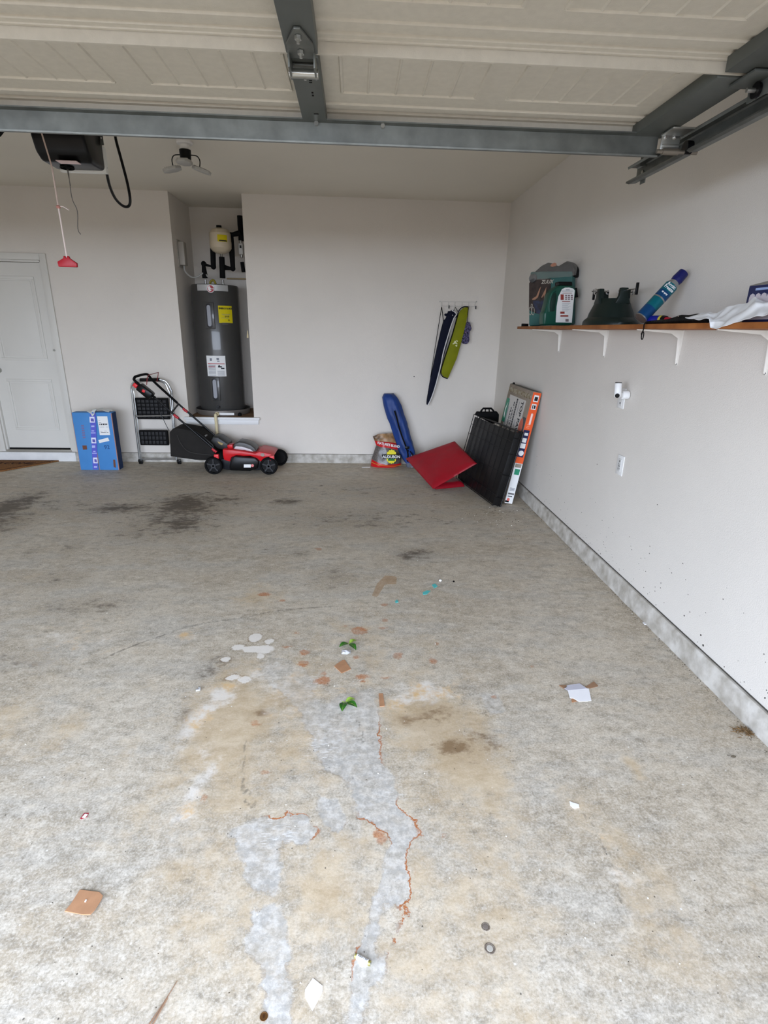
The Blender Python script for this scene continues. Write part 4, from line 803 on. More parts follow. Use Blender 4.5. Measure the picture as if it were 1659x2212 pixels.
lay(vb, C5, [(480, 720), (560, 560), (630, 420), (620, 560), (590, 790), (555, 790), (560, 650), (500, 740)], 'hand_picture', MATS['peach_print'], sb_, .0022)
text('ZUUX', .036, M('pale_print', (176, 170, 158), .6), sb_, vb.P(*C5([(655, 265)])[0], .003), vb.t, (0, 0, 1), .001, bold=.001, shear=.2)
q = MB()
for (cx, cy, rx, ry) in ((150, 1130, 38, 120), (235, 1130, 38, 120), (195, 970, 22, 50)):
    L_ = C5([(cx+rx*math.cos(k*math.pi/8), cy+ry*math.sin(k*math.pi/8)) for k in range(16)]); q.tube([vb.P(u, v, .003) for u, v in L_], .0018, 5, close=True)
q.build('line_emblem', MATS['pale_print'], sb_)
# clear bag with black things on top
zt0 = ST+.33
cb = thing('clear_plastic_bag', 'clear plastic bag with black straps inside lying on top of the printed bag', 'plastic bag', (A_.x, A_.y, 1.95))
C6 = lambda L_: vb.poly(L_, 1130, 550, 11.85)
L_ = C6([(200, 560), (260, 440), (440, 280), (620, 190), (700, 240), (850, 300), (1100, 150), (1210, 210), (1270, 300), (1300, 380), (1290, 560), (1100, 590), (880, 560), (600, 560), (380, 600)])
q = MB().prism(L_, lambda u, v, k: vb.P(u, v, k), -.10, -.01)
q.build('black_contents', M('black_fabric_bundle', (13, 14, 14), .6, var=.3, vscale=20, bump=1, bscale=30), cb, bevel=.012)
p0 = vb.P(*C6([(265, 610)])[0], .004); MB().lathe([(.03, -.02), (.032, 0), (.03, .012), (.02, .016), (.001, .016)], p0, 20, frame(p0, vb.t, vb.n)).build('coil_end', M('coil_grey', (66, 66, 66), .5), cb)
lay(vb, C6, [(690, 290), (720, 240), (800, 205), (850, 230), (830, 290), (740, 315)], 'orange_tag', M('orange_tag', (176, 104, 66), .5), cb, -.008, .006)
LO = C6([(180, 700), (500, 640), (900, 580), (1290, 560), (1380, 520)]); UP = C6([(190, 520), (430, 250), (760, 150), (1150, 120), (1500, 140)])
def fcl(u, v):
    a = seglerp([Vector((x, y, 0)) for x, y in LO], u); b = seglerp([Vector((x, y, 0)) for x, y in UP], u); c_ = a.lerp(b, v)
    p_ = vb.P(c_.x, c_.y, .012+.012*math.sin(v*3.14)); return p_+mnoise.noise_vector(p_*22)*.009
MB().grid(fcl, 36, 12, .0006).build('clear_film', M('bag_film', (190, 186, 180), .12, alpha=.11, spec=1), cb, ang=60)
# ---- green jug
A_ = PX(1175, 702, SXF+.025); B_ = PX(1243, 697, XR-.03); vj = VP(A_, B_)
CJ = lambda L_: [(u, max(v, ST+.0005)) for u, v in vj.poly(L_, 1135, 590, 13.825)]
jg = thing('green_jug', 'dark green plastic jug with white back label on the shelf', 'jug', A_)
GRN = M('green_plastic', (20, 74, 60), .3)
outer = CJ([(545, 1560), (560, 1180), (600, 1130), (660, 900), (720, 640), (800, 500), (960, 410), (1010, 360), (1400, 370), (1480, 430), (1540, 520), (1480, 800), (1400, 1500), (1380, 1560)])
jq = MB(); jq.prism(outer, lambda u, v, h: vj.P(u, v, h), -.10, .0); jq.build('jug_body', GRN, jg, bevel=.014, seg=3)
hole = CJ([(730, 1120), (720, 980), (760, 740), (830, 610), (900, 590), (930, 680), (900, 900), (870, 1130), (800, 1150)])
MB().prism(hole, lambda u, v, h: vj.P(u, v, h), .0002, .003).build('handle_shade_patch', M('shaded_green', (10, 44, 36), .5), jg, bevel=.001)  # darker green plate painting the shade of the handle hollow
hh2 = CJ([(700, 1150), (690, 960), (730, 740), (790, 590), (880, 520)]); MB().tube(smoothpath([vj.P(u, v, .004) for u, v in hh2], 20), .011, 10).build('jug_handle', GRN, jg)
MB().prism(CJ([(1000, 370), (1000, 250), (1420, 250), (1430, 370)]), lambda u, v, h: vj.P(u, v, h), -.075, -.01).build('jug_cap', BLACK, jg, bevel=.006)
MB().prism(CJ([(1500, 440), (1545, 440), (1580, 720), (1510, 730)]), lambda u, v, h: vj.P(u, v, h), -.03, .0).build('pump_trigger', BLACKM, jg, bevel=.003)
jl = lay(vj, CJ, [(900, 1470), (930, 1000), (980, 700), (1040, 580), (1090, 480), (1180, 435), (1300, 430), (1420, 460), (1470, 520), (1420, 1000), (1380, 1480)], 'back_label', PAPER, jg, .0005, .002)
q = MB()
for (a, b, c_, d_) in ((1080, 530, 1410, 545), (1085, 595, 1390, 606), (1200, 490, 1315, 508)): q.prism(CJ([(a, b), (c_, b), (c_, d_), (a, d_)]), lambda u, v, h: vj.P(u, v, h), .0025, .0032)
for k in range(9): q.prism(CJ([(1090, 900+k*28), (1340-(k % 3)*40, 905+k*28), (1340-(k % 3)*40, 911+k*28), (1090, 906+k*28)]), lambda u, v, h: vj.P(u, v, h), .0025, .0032)
q.build('fine_print', GREYINK, jl)
q = MB()
for (a, b, c_, d_) in ((1045, 635, 1140, 800), (1035, 1150, 1165, 1215), (1040, 1255, 1275, 1300), (1120, 590, 1380, 605), (1090, 838, 1330, 858)): q.prism(CJ([(a, b), (c_, b), (c_, d_), (a, d_)]), lambda u, v, h: vj.P(u, v, h), .0025, .0032)
q.build('red_print', M('brick_red_print', (150, 66, 58), .7), jl)
q = MB()
for r_ in range(3):
    for c_ in range(3): a = 1180+c_*85; b = 650+r_*55; q.prism(CJ([(a, b), (a+60, b), (a+60, b+36), (a, b+36)]), lambda u, v, h: vj.P(u, v, h), .0025, .0032)
q.prism(CJ([(1190, 1370), (1285, 1370), (1285, 1450), (1190, 1450)]), lambda u, v, h: vj.P(u, v, h), .0025, .0032)
q.build('pictograms', M('mauve_print', (132, 116, 118), .7), jl)
# ---- tree stand
DG = M('dark_green_plastic', (14, 28, 25), .38)
sx, sy = 1.542, PX(1316, 697, 1.542).y-.0
ts = thing('tree_stand', 'dark green plastic tree stand with screw eyes on the shelf', 'tree stand', (sx, sy, ST))
rx, ry = .142, .215
q = MB(); prof = [(1.0, 0), (1.0, .018), (.96, .03), (.84, .045), (.80, .07), (.62, .135), (.60, .15), (.54, .15), (.50, .12), (.30, .10)]
for r_, z_ in prof: pass
rings = [[q.b.verts.new((sx+rx*r_*math.cos(2*math.pi*k/40), sy+ry*r_*math.sin(2*math.pi*k/40), ST+z_)) for k in range(40)] for r_, z_ in prof]
for a, b in zip(rings, rings[1:]):
    for k in range(40): q.b.faces.new((a[k], a[(k+1) % 40], b[(k+1) % 40], b[k]))
q.b.faces.new(rings[0][::-1]); q.b.faces.new(rings[-1]); q.build('stand_body', DG, ts)
for k, (dx, dy) in enumerate(((0, .60), (-.58, .0), (0, -.60), (.58, 0))):
    c_ = Vector((sx+rx*dx, sy+ry*dy, 0)); d_ = Vector((rx*dx, ry*dy, 0)).normalized(); s_ = Vector((-d_.y, d_.x, 0))
    MB().prism([(-.045, ST+.12), (.045, ST+.12), (.026, ST+.16), (.022, ST+.205), (-.022, ST+.205), (-.026, ST+.16)], lambda u, v, h: c_+s_*u+Vector((0, 0, v))+d_*h, -.016, .012).build('post', DG, ts, bevel=.004)
    o0 = c_+Vector((0, 0, ST+.19)); o1 = o0+d_*(.15 if abs(dy) > .1 else .05); sc_ = MB().cyl(o0-d_*.045, o1, .0035, 8); sc_.cyl(o0-d_*.05, o0-d_*.04, .010, 12)
    e_ = sc_.build('screw_bolt', CHROME, ts)
    if abs(dy) > .1: MB().boxc(o1, (.014, .012, .062), Matrix.Identity(3)).build('screw_handle', BLACK, e_, bevel=.002)
    else: MB().lathe([(.006, -.004), (.016, -.004), (.016, .004), (.006, .004)], o1-d_*.02, 18, frame(o1, s_, d_)).build('screw_ring', CHROME, e_)
# ---- leaning aerosol can
c0 = PX(1384, 688, 1.455); c1 = PX(1478, 588, XR-.034); ax = (c1-c0); ln = ax.length; ax.normalize()
ca = thing('tall_aerosol_can', 'tall blue aerosol can leaning diagonally against the wall on the shelf', 'spray can', c0)
xr_ = ax.cross(Vector((0, 1, 0))).normalized(); fr = Matrix((ax.cross(xr_).normalized(), xr_, ax)).transposed(); fr = Matrix((fr.col[0], fr.col[1], ax)).transposed()
if fr.determinant() < 0: fr = Matrix((-fr.col[0], fr.col[1], ax)).transposed()
R_ = .033
def seg_(z0, z1, name, mat, r=R_, r1=None): return MB().lathe([(.001, z0*ln), (r, z0*ln), (r if r1 is None else r1, z1*ln), (.001, z1*ln)], c0, 32, fr).build(name, mat, ca)
CANB = M('can_blue', (22, 74, 124), .3, .4); CANT = M('can_teal', (18, 110, 124), .3, .4); CANS = M('can_silver', (168, 172, 174), .25, .8); CANN = M('cap_navy', (24, 28, 92), .35)
seg_(.0, .02, 'bottom_rim', CANS, R_+.001); seg_(.02, .22, 'lower_band', CANB); seg_(.22, .40, 'green_band', CANT); seg_(.40, .425, 'pale_band', CANS, R_+.0003); seg_(.425, .55, 'mid_band', CANB); seg_(.55, .70, 'teal_band', CANT); seg_(.70, .78, 'shoulder', CANS, R_, R_*.72)
seg_(.78, .84, 'cap_lower', CANN, R_*.72, R_*.85); seg_(.84, .985, 'cap', CANN, R_*.85, R_*.78)
view = (Vector((0, 0, CH))-c0).normalized(); vn = (view-ax*view.dot(ax)).normalized(); vt = ax.cross(vn)
def cant(s, z, sz, off=0): # wrap-free lettering tangent to the can facing the room
    o_ = c0+ax*(z*ln)+vn*(R_+.0012)+vt*0
    td = -vt
    if td.x < 0: td = -td
    return text(s, sz, M('can_white', (232, 236, 236), .4), ca, o_+td*off, td, ax if td.cross(ax).dot(vn) > 0 else ax, .001, bold=.0004)
# lettering reads across the can
def canw(s, z, sz):
    o_ = c0+ax*(z*ln)+vn*(R_+.0015); x_ = ax.cross(vn)*-1 if (ax.cross(vn)*-1).x > 0 else ax.cross(vn)
    y_ = vn.cross(x_); return text(s, sz, M('can_white', (232, 236, 236), .4), ca, o_, x_, y_, .001, bold=.0005, xs=.8)
canw('Arctic', .655, .024); canw('Freeze', .595, .024); canw('air spray', .50, .012)
MB().lathe([(.001, ln*.986), (R_*.5, ln*.986), (R_*.5, ln*.992), (.001, ln*.992)], c0, 20, fr).build('cap_disc', CANS, ca)
# ---- small lying can
l0 = PX(1404, 685, 1.50); l1 = PX(1450, 682, 1.53); l0.z = l1.z = ST+.0225; d_ = (l1-l0); L2 = d_.length; d_.normalize(); s_ = d_.cross(Vector((0, 0, 1))).normalized()
fr2 = Matrix((s_, d_.cross(s_), d_)).transposed()
if fr2.determinant() < 0: fr2 = Matrix((-s_, d_.cross(s_), d_)).transposed()
sc = thing('small_spray_can', 'small dark blue spray can with yellow band lying on its side on the shelf', 'spray can', l0)
def sg(z0, z1, r0, r1, name, mat): return MB().lathe([(.001, z0*L2), (r0, z0*L2), (r1, z1*L2), (.001, z1*L2)], l0, 24, fr2).build(name, mat, sc)
sg(0, .03, .021, .022, 'silver_end', CANS); sg(.03, .55, .0215, .0215, 'can_body', M('royal_blue', (28, 30, 140), .3)); sg(.55, .66, .0215, .0215, 'yellow_band', M('band_yellow', (206, 190, 60), .4)); sg(.66, .8, .0215, .018, 'black_band', BLACK); sg(.8, 1, .014, .010, 'red_cap', M('cap_red', (170, 24, 44), .4))
# ---- folded umbrella with strap
um = thing('folded_umbrella', 'black folded umbrella lying along the shelf with its strap hanging over the edge', 'umbrella', (1.44, 2.7, ST))
u0 = PX(1396, 694, 1.425).y; u1 = PX(1535, 690, 1.43).y
pts = [(1.425+.006*math.sin(k), u0+(u1-u0)*k/10, ST+.001+[.006, .008, .009, .009, .010, .013, .018, .017, .019, .017, .014][k]) for k in range(11)]; rs = [.006, .008, .009, .009, .010, .013, .018, .017, .019, .017, .014]
MB().tube(pts, rs, 12).build('canopy_roll', M('black_nylon', (13, 13, 14), .55, bump=1, bscale=30), um)
MB().cyl((1.412, u0+(u1-u0)*.6, ST+.022), (1.40, u0+(u1-u0)*.63, ST+.030), .003, 6).build('metal_tip', CHROME, um)
q = MB(); s0 = PX(1402, 692, 1.40); sp1 = [Vector((1.41, s0.y, ST+.012)), Vector((SXF-.004, s0.y+.01, ST+.002)), PX(1390, 712, SXF-.005), PX(1385, 722, SXF-.006)]
q.tube(smoothpath(sp1, 16), .005, 6, flat=.5); lo = PX(1388, 725, SXF-.006)
q.tube([lo+Vector((0, .010*math.cos(k*math.pi/5), .018*math.sin(k*math.pi/5))) for k in range(10)], .0025, 6, close=True); q.build('wrist_strap', BLACKM, um)
# ---- white plastic sheet/bag
LOW = [(1482, 687), (1505, 690), (1533, 688), (1534, 705), (1546, 711), (1580, 700), (1610, 690), (1640, 682), (1665, 677), (1720, 668)]
UPP = [(1482, 683), (1506, 679), (1530, 673), (1550, 676), (1562, 667), (1590, 658), (1615, 654), (1630, 642), (1650, 653), (1720, 645)]
def fw(u, v):
    n = len(LOW)-1; i = min(int(u*n), n-1); f = u*n-i
    lx = LOW[i][0]*(1-f)+LOW[i+1][0]*f; ly = LOW[i][1]*(1-f)+LOW[i+1][1]*f; ux_ = UPP[i][0]*(1-f)+UPP[i+1][0]*f; uy_ = UPP[i][1]*(1-f)+UPP[i+1][1]*f
    X = SXF-.012+.075*v; px_ = lx*(1-v)+ux_*v; py_ = ly*(1-v)+uy_*v; p_ = PX(px_, py_, X)
    nn = mnoise.noise(Vector((p_.y*9+p_.x*16, p_.z*6, 1))); n2_ = mnoise.noise(Vector((p_.y*26, p_.x*26, 4)))
    p_ = p_+Vector((-.012*max(0, nn)-.003*n2_, 0, .014*nn*math.sin(v*3.14)+.005*n2_)); p_.z = max(p_.z, ST+.004) if p_.x > SXF-.003 else p_.z; return p_
top('white_plastic_sack', MB().grid(fw, 60, 22, .0012), M('white_sack', (244, 245, 246), .35, spec=.6), 'white plastic sack draped over the shelf edge at the right', 'plastic bag', ang=60)
# ---- blue box at far right
cbx = thing('cup_carton', 'dark blue and white carton at the right end of the shelf', 'box', (1.5, 1.9, ST))
e0 = PX(1620, 613, 1.49); yb1 = e0.y
MB().box(1.49, XR-.01, yb1-.42, yb1, ST, e0.z-.008).build('carton_body', M('navy_carton', (26, 36, 84), .4), cbx, bevel=.002)
q = MB(); zt3 = e0.z-.05
pp = [(yb1-.015, ST+.012), (yb1-.015, zt3)]
yy = yb1-.015
for k in range(12):
    for j in range(5): a = math.pi*j/4; pp.append((yy-.0145*(1-math.cos(a)), zt3+.014*math.sin(a)))
    yy -= .03
pp.append((yy, ST+.012)); q.prism(pp, lambda u, v, h: (h, u, v), 1.4885, 1.490); q.build('cup_picture', M('pale_mauve_print', (196, 188, 194), .5), cbx)
MB().box(1.4885, 1.49, yb1-.16, yb1-.04, e0.z-.026, e0.z-.018).build('white_print', M('pale_blue_print', (150, 170, 210), .5), cbx)
q = MB().hexa([(1.49, yb1-.42, e0.z-.008), (1.49, yb1, e0.z-.008), (1.492, yb1, e0.z-.006), (1.492, yb1-.42, e0.z-.006), (1.55, yb1-.42, e0.z+.05), (1.55, yb1, e0.z+.0), (1.552, yb1, e0.z+.002), (1.552, yb1-.42, e0.z+.052)])
q.build('lid_flap', M('grey_card', (150, 146, 138), .8), cbx)
# ================================================================== WALL PLATES
def plate(name, label, cat, yc, zc, w=.072, h=.117):
    t_ = thing(name, label, cat, (XR, yc, zc)); MB().box(XR-.006, XR, yc-w/2, yc+w/2, zc-h/2, zc+h/2).build('wall_plate', M('plate_white', (232, 232, 230), .35), t_, bevel=.0025); return t_
cz = 1.178; cy0 = 3.362
t_ = plate('plug_in_camera', 'white security camera plugged into the upper wall outlet under the shelf', 'camera', cy0-.0, cz, .085, .125)
pc = PX(1345, 846, XR-.045); PWH = M('camera_white', (236, 236, 234), .3)
MB().cyl((XR-.006, pc.y, pc.z-.02), (XR-.05, pc.y+.0, pc.z-.02), .026, 24).build('swivel_base', PWH, t_, bevel=.004)
pt = PX(1336, 828, XR-.09); pb = PX(1334, 858, XR-.09)
MB().cyl((XR-.05, pc.y, pc.z-.02), (XR-.09, pb.y, pb.z+.02), .014, 14).build('camera_neck', PWH, t_)
MB().cyl(pt, pb, .021, 28).build('camera_body', PWH, t_, bevel=.004)
MB().cyl(pt+Vector((0, 0, .002)), pt+Vector((0, 0, .006)), .019, 24).build('dark_top', M('dark_grey', (50, 46, 46), .4), t_)
MB().cyl((pb.x-.012, pb.y-.019, pb.z+.012), (pb.x-.015, pb.y-.024, pb.z+.011), .013, 18).build('lens', BLACK, t_)
MB().box(XR-.0075, XR-.006, cy0-.016, cy0+.016, cz-.045, cz-.008).build('receptacle', M('receptacle_grey', (214, 214, 212), .4), t_)
MB().cyl((XR-.0085, cy0, cz-.03), (XR-.007, cy0, cz-.03), .005, 10).build('ground_slot', INK, t_)
t2 = plate('outlet_plate', 'white outlet plate low on the right wall below the camera', 'outlet', 3.243, .774, .085, .125)
MB().box(XR-.009, XR-.006, 3.225, 3.262, .735, .815).build('receptacle_face', MATS['receptacle_grey'], t2, bevel=.001)
q = MB()
for (dy, dz, w_, h_) in ((0, .026, .010, .012), (-.008, .006, .003, .012), (.008, .006, .003, .012), (0, -.006, .018, .006), (-.007, -.022, .004, .012), (.007, -.022, .004, .012)): q.box(XR-.0098, XR-.0088, 3.243+dy-w_/2, 3.243+dy+w_/2, .774+dz-h_/2, .774+dz+h_/2)
q.build('slots', M('slot_grey', (90, 92, 90), .6), t2)
# grime specks low on the wall
q = MB(); rnd = random.Random(11)
for k in range(150):
    y_ = 1.2+rnd.random()**1.2*3.6; z_ = .13+rnd.random()**2*.35; s_ = .0012+rnd.random()*.0022
    q.cyl((XR-.0006, y_, z_), (XR+.0002, y_, z_), s_, 6)
for (a, b, s_) in ((1514, 1372, .005), (1519, 1394, .006), (1478, 1330, .004), (1404, 1180, .003), (1290, 1003, .004), (1420, 1090, .003)):
    p_ = PX(a, b, XR); q.cyl((XR-.0008, p_.y, p_.z), (XR+.0002, p_.y, p_.z), s_, 8)
o_ = q.build('wall_specks', M('grime', (70, 66, 62), .9), bpy.data.objects['wall_right']); o_['kind'] = 'stuff'
# caulk crack between curb and wall
q = MB(); q.box(XR-.006, XR-.0005, 0, D-.03, .1135, .1165); q.build('joint_line', M('joint_dark', (84, 80, 74), .9), bpy.data.objects['wall_right'])
MB().box(-3.28, XR-.02, D-.004, D-.0005, .1055, .108).build('joint_line', MATS['joint_dark'], bpy.data.objects['wall_back'])
# niche edge hook + tiny screw on wall
p_ = PY(537, 724, D); top('paper_tag', MB().prism([(p_.x-.022, p_.z-.03), (p_.x+.0, p_.z-.028), (p_.x-.004, p_.z+.05), (p_.x-.01, p_.z+.05)], xz, D-.004, D-.001), M('cream_tag', (206, 190, 150), .6), 'small cream tag at the right corner of the water heater niche', 'tag')
p_ = PY(894.5, 813.5, D); MB().cyl((p_.x, D-.002, p_.z), (p_.x, D, p_.z), .006, 8).build('nail_hole', INK, bpy.data.objects['wall_back'])
# ================================================================== HOOK RACK + hanging things
C7 = lambda a, b: (940+a/16.6, 640+b/16.6)
hr = thing('hook_rack', 'thin white wire hook rack on the back wall near the corner', 'hook rack', (1.17, D, 1.87))
rw = M('rack_wire', (196, 194, 188), .4); q = MB()
for yy_ in (192, 350):
    a = PY(*C7(175 if yy_ < 300 else 225, yy_), D-.012); b = PY(*C7(1490 if yy_ < 300 else 1440, yy_+18), D-.012); q.tube([a, b], .0022, 6)
q.build('rack_rail', rw, hr)
hooks = []
for a in (232, 485, 715, 965, 1205, 1440):
    p0 = PY(*C7(a, 195+(a-200)*.015), D-.012); p1 = PY(*C7(a-8, 365+(a-200)*.02), D-.012)
    hk = MB().tube(smoothpath([p0, p1, p1+Vector((0, -.018, -.016)), p1+Vector((0, -.036, -.004)), p1+Vector((0, -.042, .012))], 14), .0024, 6).build('hook', rw, hr); hooks.append(p1)
    if a in (485, 1440):
        MB().cyl(p1+Vector((0, -.042, .012)), p1+Vector((0, -.040, -.022)), .006, 8).build('hook_tip', BLACK, hk)
for a in (175, 1480):
    p_ = PY(*C7(a, 192), D-.003); MB().cyl((p_.x, D-.012, p_.z), (p_.x, D, p_.z), .006, 10).build('screw', ZINC, hr)
C1 = lambda a, b: (780+a/3.95, 620+b/3.95)
def hung(L_, y): return [(PY(a, b, y).x, PY(a, b, y).z) for a, b in L_]
YH = D-.045
NAV = M('navy_fabric', (10, 15, 36), .75, var=.15, vscale=12, bump=.6, bscale=30); TRIM = M('white_trim', (216, 214, 212), .6)
nb = thing('long_navy_bag', 'long tapering navy bag with white trim hanging from the left hooks', 'bag', (hooks[0].x, YH, 1.3))
L_ = hung([(958, 692), (963, 688), (966, 676), (972, 672), (977, 669), (984, 674), (987, 681), (980, 690), (974, 706), (969, 730), (958, 770), (944, 820), (932, 862), (925, 874), (921, 874), (922, 862), (930, 815), (944, 750), (952, 715)], YH)
q = MB().prism(L_, xz, YH-.022, YH+.02); q.build('bag_body', NAV, nb, bevel=.008)
tr = [C7(600, 500), C7(700, 560), C7(765, 650), C7(680, 780), C7(590, 1010), C7(520, 1230), C7(300, 1991), (952, 790), (940, 836), (931, 862), (924, 876)]
MB().tube(smoothpath([PY(a, b, YH-.024) for a, b in tr], 50), .0065, 8).build('white_piping', TRIM, nb)
MB().tube([PY(954, 663, YH-.03), PY(948, 700, YH-.025), PY(937, 770, YH-.01), PY(930, 815, YH-.01)], .004, 6).tube([PY(954, 663, YH-.03), PY(957, 685, YH-.02), PY(958, 693, YH-.015)], .0045, 6).tube([PY(980, 672, YH-.03), PY(983, 663, YH-.035), PY(989, 673, YH-.03)], .004, 6).build('shoulder_strap', BLACKM, nb)
q = MB(); 
for k in range(7):
    p_ = PY(963+k*3.6, 680-6*math.sin(k*.6)+(k % 2)*3, YH-.012); q.sph(p_, .018, 8, (1, .8, .8))
q.build('gathered_top', NAV, nb)
MB().sph(PY(*C7(625, 680), YH-.026), .006, 8).build('toggle', TRIM, nb)
gb = thing('lime_sleeve_bag', 'lime green sleeve bag with black edge hanging beside the navy bag', 'bag', (hooks[3].x, YH, 1.4))
LIME = M('lime_fabric', (122, 126, 14), .7, var=.12, vscale=9, bump=.3, bscale=40)
Lg = [(990, 680), (994, 671), (1001, 665), (1006, 663.5), (1012.5, 664.5), (1011, 675), (1006, 700), (999, 730), (986, 775), (967.5, 817), (958, 813.5), (953, 806), (955, 793), (965, 762), (978, 722)]
MB().prism(hung(Lg, YH-.03), xz, YH-.045, YH-.015).build('sleeve_body', LIME, gb, bevel=.007)
MB().tube(smoothpath([PY(a, b, YH-.046) for a, b in ((1012, 663), (1004, 662.5), (997, 665), (991, 672), (987, 686), (977, 722), (964, 762), (954, 793), (952, 806), (957, 814), (967, 818))], 50), .0055, 8).build('black_edging', BLACKM, gb)
MB().tube([PY(1012, 664, YH-.046), PY(1010, 680, YH-.044)], .004, 6).build('black_loop', BLACKM, gb)
q = MB(); c_ = PY(983, 742, YH-.046)
for (dx, dz, l_, w_) in ((0, .012, .03, .012), (.014, .0, .028, .01), (-.012, .0, .03, .012), (.016, -.024, .02, .014), (.022, .028, .02, .008), (0, .024, .016, .010)): q.boxc(c_+Vector((dx, -.0006, dz)), (l_, .0015, w_), Matrix.Rotation(dx*30, 3, 'Y'))
q.build('white_emblem', M('cream_emblem', (222, 222, 176), .6), gb)
pu = thing('patterned_pouch', 'small dark floral drawstring pouch hanging right of the lime bag', 'pouch', (hooks[4].x, YH, 1.5))
PAT = M('floral_fabric', (10, 8, 26), .7, rgb2=(104, 98, 132), vscale=62)
Lp = [(1009, 695), (1015, 696), (1016.5, 704), (1018.5, 710), (1014, 717), (1013, 726), (1013.5, 736), (1010, 742), (1004, 744), (998, 741), (995, 733), (998, 724), (1003, 719), (1001, 712), (1004, 703)]
q = MB().prism(hung(Lp, YH-.02), xz, YH-.045, YH+.0); q.build('pouch_body', PAT, pu, bevel=.012, seg=3)
MB().tube([PY(1012, 664, YH-.02), PY(1010.5, 678, YH-.022), PY(1010, 697, YH-.024)], .0035, 6).build('drawstring', BLACKM, pu)
MB().sph(PY(1006, 718, YH-.045), .008, 8).build('pink_bead', M('pink_bead', (150, 110, 140), .5), pu)
# ================================================================== CORNER: crate carton, wire crate, quilt, bags
s_l = .158; up = Vector((s_l, 0, math.sqrt(1-s_l*s_l))); nn_ = Vector((-up.z, 0, s_l)); O = Vector((1.513, 4.83, 0)); H_, W_, T_ = 1.062, .76, .078
cr = thing('crate_carton', 'tall flat carton with orange side leaning in the right corner', 'box', O)
KRAFT = M('greyed_kraft', (150, 138, 124), .8, var=.12, vscale=14)
def CB(v, w, t): return O+Vector((0, 1, 0))*v+up*w+nn_*t      # v back, w up, t toward room
def cbx_(v0, v1, w0, w1, t0, t1): return MB().hexa([CB(v0, w0, t0), CB(v1, w0, t0), CB(v1, w0, t1), CB(v0, w0, t1), CB(v0, w1, t0), CB(v1, w1, t0), CB(v1, w1, t1), CB(v0, w1, t1)])
cbx_(0, W_, 0, H_, 0, T_).build('carton_body', KRAFT, cr, bevel=.003)
cbx_(.01, W_-.02, H_-.001, H_+.004, .005, T_-.005).build('top_flap', M('grey_flap', (96, 96, 90), .7), cr)
ORG = M('carton_orange', (232, 92, 40), .5, var=.05, vscale=10); NVY = M('carton_navy', (26, 30, 74), .5); GRN2 = M('carton_green', (42, 138, 104), .5)
cbx_(-.0015, -.0002, .40, H_-.004, .002, T_-.002).build('orange_side', ORG, cr)
cbx_(-.0015, -.0002, .004, .40, .002, T_-.002).build('white_side', PAPER, cr)
def sd(w0, w1, t0, t1, name, mat, par=cr, k=0): return cbx_(-.003-k, -.0016-k, w0, w1, t0, t1).build(name, mat, par)
nv = sd(.46, .715, .018, T_-.004, 'navy_panel', NVY)
for (w0, w1, t0, t1) in ((.665, .69, .026, .06), (.60, .64, .026, .066), (.545, .59, .022, .07)): sd(w0, w1, t0, t1, 'white_print', PAPER, nv, .001)
sd(.975, 1.035, .016, .06, 'barcode_label', PAPER); sd(.985, 1.02, .022, .052, 'barcode', INK, cr, .001)
o1_ = sd(.905, .955, .018, .062, 'lift_symbol_label', PAPER); sd(.915, .945, .024, .040, 'symbol', INK, o1_, .001); sd(.912, .948, .046, .054, 'symbol', INK, o1_, .001)
MB().tube([CB(-.001, .775, .036), CB(-.001, .862, .036)], .0105, 12).sph(CB(-.001, .775, .036), .0105, 12).sph(CB(-.001, .862, .036), .0105, 12).build('handle_slot', M('pale_pink_slot', (246, 214, 204), .6), cr)
for w_ in (.735, .748, .762): sd(w_, w_+.004, .03, .058, 'fine_print', M('peach_line', (246, 176, 150), .6))
q_ = MB().lathe([(.001, 0), (.030, 0), (.030, .0012), (.001, .0012)], CB(-.0035, .498, .045), 24, frame((0, 0, 0), up, Vector((0, -1, 0)))).build('round_seal', NVY, cr)
MB().lathe([(.022, .0013), (.025, .0013), (.025, .002), (.022, .002)], CB(-.0035, .498, .045), 24, frame((0, 0, 0), up, Vector((0, -1, 0)))).build('seal_ring', PAPER, q_)
sd(.29, .345, .012, .06, 'green_panel', GRN2); sd(.36, .395, .01, T_-.01, 'kraft_strip', KRAFT)
for w0 in (.13, .142, .154): sd(w0, w0+.005, .014, .06, 'fine_print', GREYINK)
sd(.092, .108, .008, .066, 'grey_bar', M('mid_grey', (110, 110, 112), .6)); sd(.07, .078, .02, .062, 'fine_print', INK); sd(.012, .03, .04, .075, 'black_corner', BLACKM)
MB().cyl(CB(-.002, .042, .05), CB(-.0032, .042, .05), .014, 16).build('red_dot', M('coral_dot', (226, 110, 100), .5), cr)
